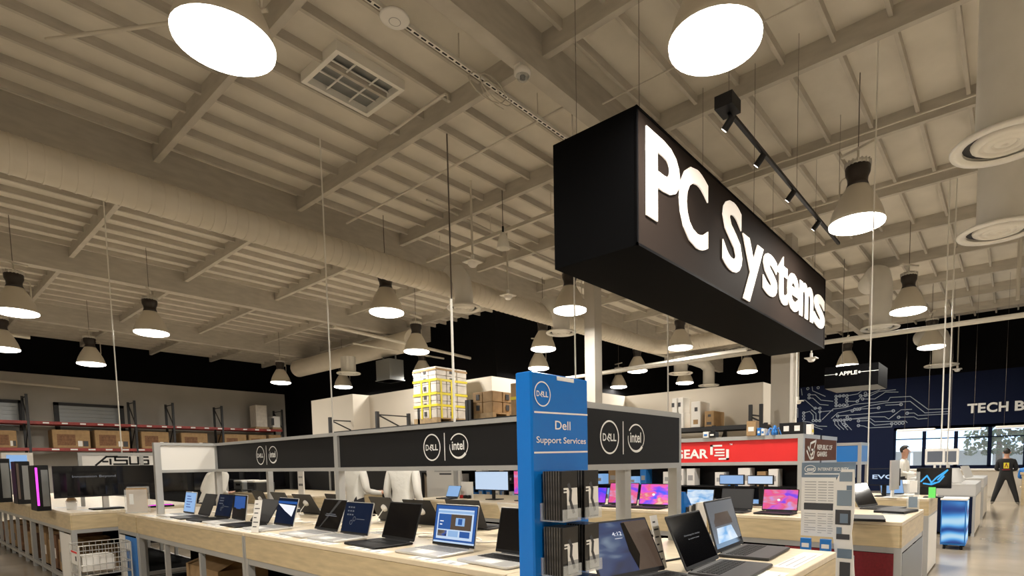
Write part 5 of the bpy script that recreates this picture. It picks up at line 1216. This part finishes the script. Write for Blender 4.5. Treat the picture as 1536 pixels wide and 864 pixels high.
pads = [(145,398),(145,418),(185,485),(215,485),(215,508),(320,408),(344,406),(368,404),(390,404),(320,428),(320,448),(320,468),(344,466),(368,465),(390,464),(390,440),(390,424),(478,404),(510,388),(510,402),(492,425),(457,440),(595,482),(740,460),(690,502),(780,517),(725,543),(425,502),(440,492),(457,491),(472,490),(330,535),(392,543),(310,562),(330,562),(350,562),(372,562),(392,556),(412,556),(465,567),(465,597),(370,588),(385,598),(680,585),(706,583),(730,582),(752,580),(110,515),(110,535),(110,555),(172,565),(192,565),(214,565),(137,358),(204,352)]
q0 = atx(*cp(300,500), WX-.02); t = thing('circuit_mural', 'pale circuit board line mural painted on the navy wall', 'mural', (WX-.004, q0.y, q0.z)); T = frame((0,0,0), (0,-1,0), (0,0,1))
M['trace'] = mat('mural_line', (0.24, 0.28, 0.34), 0.6)
def mp(x, y): p = atx(*cp(x, y), WX-.004); return (-(p.y-q0.y), p.z-q0.z)
for tr in traces: MB().line([mp(x,y) for x, y in tr], .026, .001, 0, T).build('trace', 'trace', t)
for x, y in pads: MB().ring(*mp(x,y), .065, .065, .03, .0015, 0, T, n=14).build('pad', 'trace', t)
# ================================================================== people
def person(name, label, loc, rz, h=1.72, top='shirt', bottom='trousers', hair='hair', lean=0.0, stance=.10, arms='down', head_yaw=0.0, shoe='shoe', skin='skin', seated=False, bulk=1.0):
    """facing local -y; one skinned surface grown from a skeleton, then coloured by region"""
    s = h/1.72
    J = {}; E = []
    def j(k, p, r, par=None):
        J[k] = (Vector(p), r)
        if par: E.append((par, k))
    hip = .92 if not seated else .62
    lx = lambda z: -lean*max(0, z-hip)                     # forward lean of the trunk
    j('pelvis', (0,0,hip), (.155,.105)); j('belly', (0,lx(hip+.17),hip+.17), (.145,.10), 'pelvis'); j('chest', (0,lx(hip+.37),hip+.37), (.165,.115), 'belly'); j('neck', (0,lx(hip+.52)-.005,hip+.52), (.06,.06), 'chest')
    j('head0', (0,lx(hip+.60)-.015,hip+.60), (.062,.072), 'neck'); j('head1', (0,lx(hip+.68)-.02,hip+.685), (.078,.095), 'head0'); j('head2', (0,lx(hip+.74)-.01,hip+.755), (.068,.085), 'head1')
    for sd in (-1, 1):
        n = 'LR'[sd > 0]
        j('sh'+n, (sd*.185,lx(hip+.45),hip+.45), (.062,.062), 'chest')
        if arms == 'down': el, wr, hd_ = (sd*.235,.03+lx(hip+.2),hip+.17), (sd*.235,-.06+lx(hip),hip-.05), (sd*.23,-.08+lx(hip),hip-.13)
        elif arms == 'front': el, wr, hd_ = (sd*.24,lx(hip+.2)-.02,hip+.18), (sd*.16,lx(hip)-.27,hip+.14), (sd*.13,lx(hip)-.35,hip+.15)
        else: el, wr, hd_ = (sd*.30,lx(hip+.2)+.02,hip+.20), (sd*.25,lx(hip)-.10,hip+.0), (sd*.23,lx(hip)-.16,hip-.06)
        j('el'+n, el, (.048,.048), 'sh'+n); j('wr'+n, wr, (.032,.03), 'el'+n); j('hd'+n, hd_, (.036,.022), 'wr'+n)
        w_ = Vector(wr); dd = (Vector(hd_)-w_).normalized(); sdv = Vector((0,1,0)) if arms == 'down' else Vector((1,0,0))
        for k, (off, ln) in enumerate(((-.028,.062),(-.010,.078),(.010,.074),(.028,.055))):
            j('f%d'%k+n, Vector(hd_)+sdv*off+dd*.035, (.009,.009), 'hd'+n); j('g%d'%k+n, Vector(hd_)+sdv*off*1.1+dd*(.035+ln)+Vector((-sd*.012,-.008,0)), (.008,.008), 'f%d'%k+n)
        j('t0'+n, w_+dd*.03+sdv*-.04, (.011,.011), 'hd'+n); j('t1'+n, w_+dd*.075+sdv*-.058, (.009,.009), 't0'+n)
        if not seated:
            j('hp'+n, (sd*.09,0,hip-.06), (.098,.10), 'pelvis'); j('kn'+n, (sd*(.09+stance*.5),-.02,.50), (.066,.07), 'hp'+n); j('cf'+n, (sd*(.095+stance*.75),.015,.32), (.058,.06), 'kn'+n); j('an'+n, (sd*(.10+stance),.02,.09), (.042,.045), 'cf'+n); j('to'+n, (sd*(.12+stance),-.15,.045), (.045,.032), 'an'+n); j('tt'+n, (sd*(.125+stance),-.20,.04), (.036,.025), 'to'+n)
        else:
            j('hp'+n, (sd*.10,-.05,hip-.02), (.10,.095), 'pelvis'); j('kn'+n, (sd*.13,-.42,hip), (.07,.07), 'hp'+n); j('an'+n, (sd*.13,-.40,hip-.45), (.045,.045), 'kn'+n); j('to'+n, (sd*.13,-.55,hip-.50), (.045,.03), 'an'+n)
    ks = list(J); ix = {k: i for i, k in enumerate(ks)}
    me = bpy.data.meshes.new('body'); me.from_pydata([tuple(J[k][0]*s) for k in ks], [(ix[a], ix[b]) for a, b in E], [])
    tmp = bpy.data.objects.new('body', me); C.objects.link(tmp)
    md = tmp.modifiers.new('skin', 'SKIN'); md.use_smooth_shade = True; md.branch_smoothing = .4
    for i, k in enumerate(ks):
        sv = me.skin_vertices[0].data[i]; bk = bulk if not k.startswith(('head','f','g','t','hd')) else 1.0; sv.radius = (J[k][1][0]*s*bk, J[k][1][1]*s*bk); sv.use_root = (k == 'pelvis')
    sb = tmp.modifiers.new('sub', 'SUBSURF'); sb.levels = 2; sb.render_levels = 2
    dg = bpy.context.evaluated_depsgraph_get(); bm_ = bpy.data.meshes.new_from_object(tmp.evaluated_get(dg)); bpy.data.objects.remove(tmp)
    for m_ in (top, bottom, skin, shoe): bm_.materials.append(M[m_])
    kp = [(J[k][0]*s, k) for k in ks]
    for f in bm_.polygons:
        c_ = f.center; k = min(kp, key=lambda q: (q[0]-c_).length_squared)[1]
        if k.startswith(('head','neck')) and c_.z > (hip+.50)*s: mi = 2
        elif k[:2] in ('hd','f0','f1','f2','f3','g0','g1','g2','g3','t0','t1'): mi = 2
        elif k[:2] in ('hp','kn','cf') or (k[:2] == 'an' and c_.z > .10*s) or (k == 'pelvis' and c_.z < (hip+.03)*s): mi = 1
        elif k[:2] in ('an','to','tt'): mi = 3
        else: mi = 0
        f.material_index = mi; f.use_smooth = True
    root = thing(name, label, 'person', loc, rz)
    body = bpy.data.objects.new('body', bm_); C.objects.link(body); body.parent = root
    hz, hy = (hip+.695)*s, (lx(hip+.70)-.02)*s
    hm = MB(Matrix.Translation((0,hy,hz)) @ Matrix.Scale(s, 4))
    n = 16; v = []; f = []
    for a in range(7):
        th = a/6*1.75
        for k in range(n):
            ph = 2*math.pi*k/n; front = -math.sin(ph)            # -y is the face
            t_ = th*(1.38 if front < -.2 else 1.0 if front < .35 else .6)
            v.append((.088*math.sin(t_)*math.cos(ph), .112*math.sin(t_)*math.sin(ph)+.006, .03+.105*math.cos(t_)))
    for a in range(6):
        for k in range(n): f.append((a*n+k, a*n+(k+1) % n, a*n+n+(k+1) % n, a*n+n+k))
    hm.add(v, f, 0, True); hm.build('hair', hair, root)
    fm = MB(Matrix.Translation((0,hy,hz)) @ Matrix.Scale(s, 4))
    fm.add([(-.016,-.088,-.035),(.016,-.088,-.035),(0,-.122,-.032),(0,-.088,.015)], [(0,2,3),(2,1,3),(0,1,2)], 0)
    fm.build('nose', skin, root)
    for sd in (-1, 1):
        MB(Matrix.Translation((sd*.082*s,hy+.01*s,hz-.01*s)) @ Matrix.Scale(s, 4)).lathe([(.0,-.032),(.012,-.025),(.018,.0),(.014,.022),(.0,.03)], 8).build('ear', skin, root)
        MB(Matrix.Translation((sd*.030*s,hy-.086*s,hz+.008*s)) @ Matrix.Scale(s, 4)).lathe([(.0,-.008),(.011,0),(.0,.008)], 10).build('eye', 'ink', root)
    MB(Matrix.Translation((0,hy-.086*s,hz-.062*s)) @ Matrix.Scale(s, 4)).lathe([(.0,-.006),(.022,0),(.0,.006)], 10, sy=.5).build('mouth', 'darkred', root)
    return root
p = atx(533, 725, 4.0); person('person', 'person in white shirt behind the laptop island, left of the two', (4.0, p.y, 0), math.pi/2, 1.70, arms='front')
p = atx(605, 725, 4.0); person('person', 'person in white shirt behind the laptop island, right of the two', (4.0, p.y, 0), math.pi/2+.25, 1.72)
p = aty(226, 715, 9.3); person('person', 'person in white shirt bending beside the ultrawide monitor', (3.15, 9.55, 0), math.pi/2+.3, 1.66, lean=.55, arms='front')
p = atx(1356, 690, 15.0); person('person', 'man in white shirt and dark tie facing right behind the third island', (15.0, p.y, 0), -.15, 1.66, arms='front')
p = atx(1507, 757, 20.4); pb = person('person', 'person in black jacket with yellow back print seen from behind', (20.4, p.y, 0), math.pi/2, 1.60, top='jacket', bottom='jacket', stance=.20, bulk=1.22, arms='front')
m = MB(); T = frame((0,.150,1.13), (-1,0,0), (0,0,1)); m.rect(-.06,-.08,.06,.08,0,0,T); m.rect(-.09,-.13,.09,-.10,0,1,T); m.line([(-.03,-.05),(.0,.06),(.03,-.05)], .02, .001, 1, T); q = m.build('back_print', ['yellow','darkred'], pb)
p = atx(1533, 700, 20.9); person('person', 'seated person in dark clothes with light hair at the right edge', (21.45, p.y-.15, 0), math.pi/2-.4, 1.62, top='bluepanel', bottom='trousers', hair='palletwood', seated=True, arms='front')
t = thing('stool', 'wooden stool under the seated person at the right edge', 'stool', (21.45, p.y-.15, 0)); MB().lathe([(.0,.50),(.17,.50),(.18,.48),(.17,.46),(.0,.46)], 20).build('seat', 'wood', t)
for k in range(4): a = k*math.pi/2+.78; MB().tube([(.11*math.cos(a),.11*math.sin(a),.47),(.17*math.cos(a),.17*math.sin(a),0)], .014, 6).build('leg', 'wood', t)
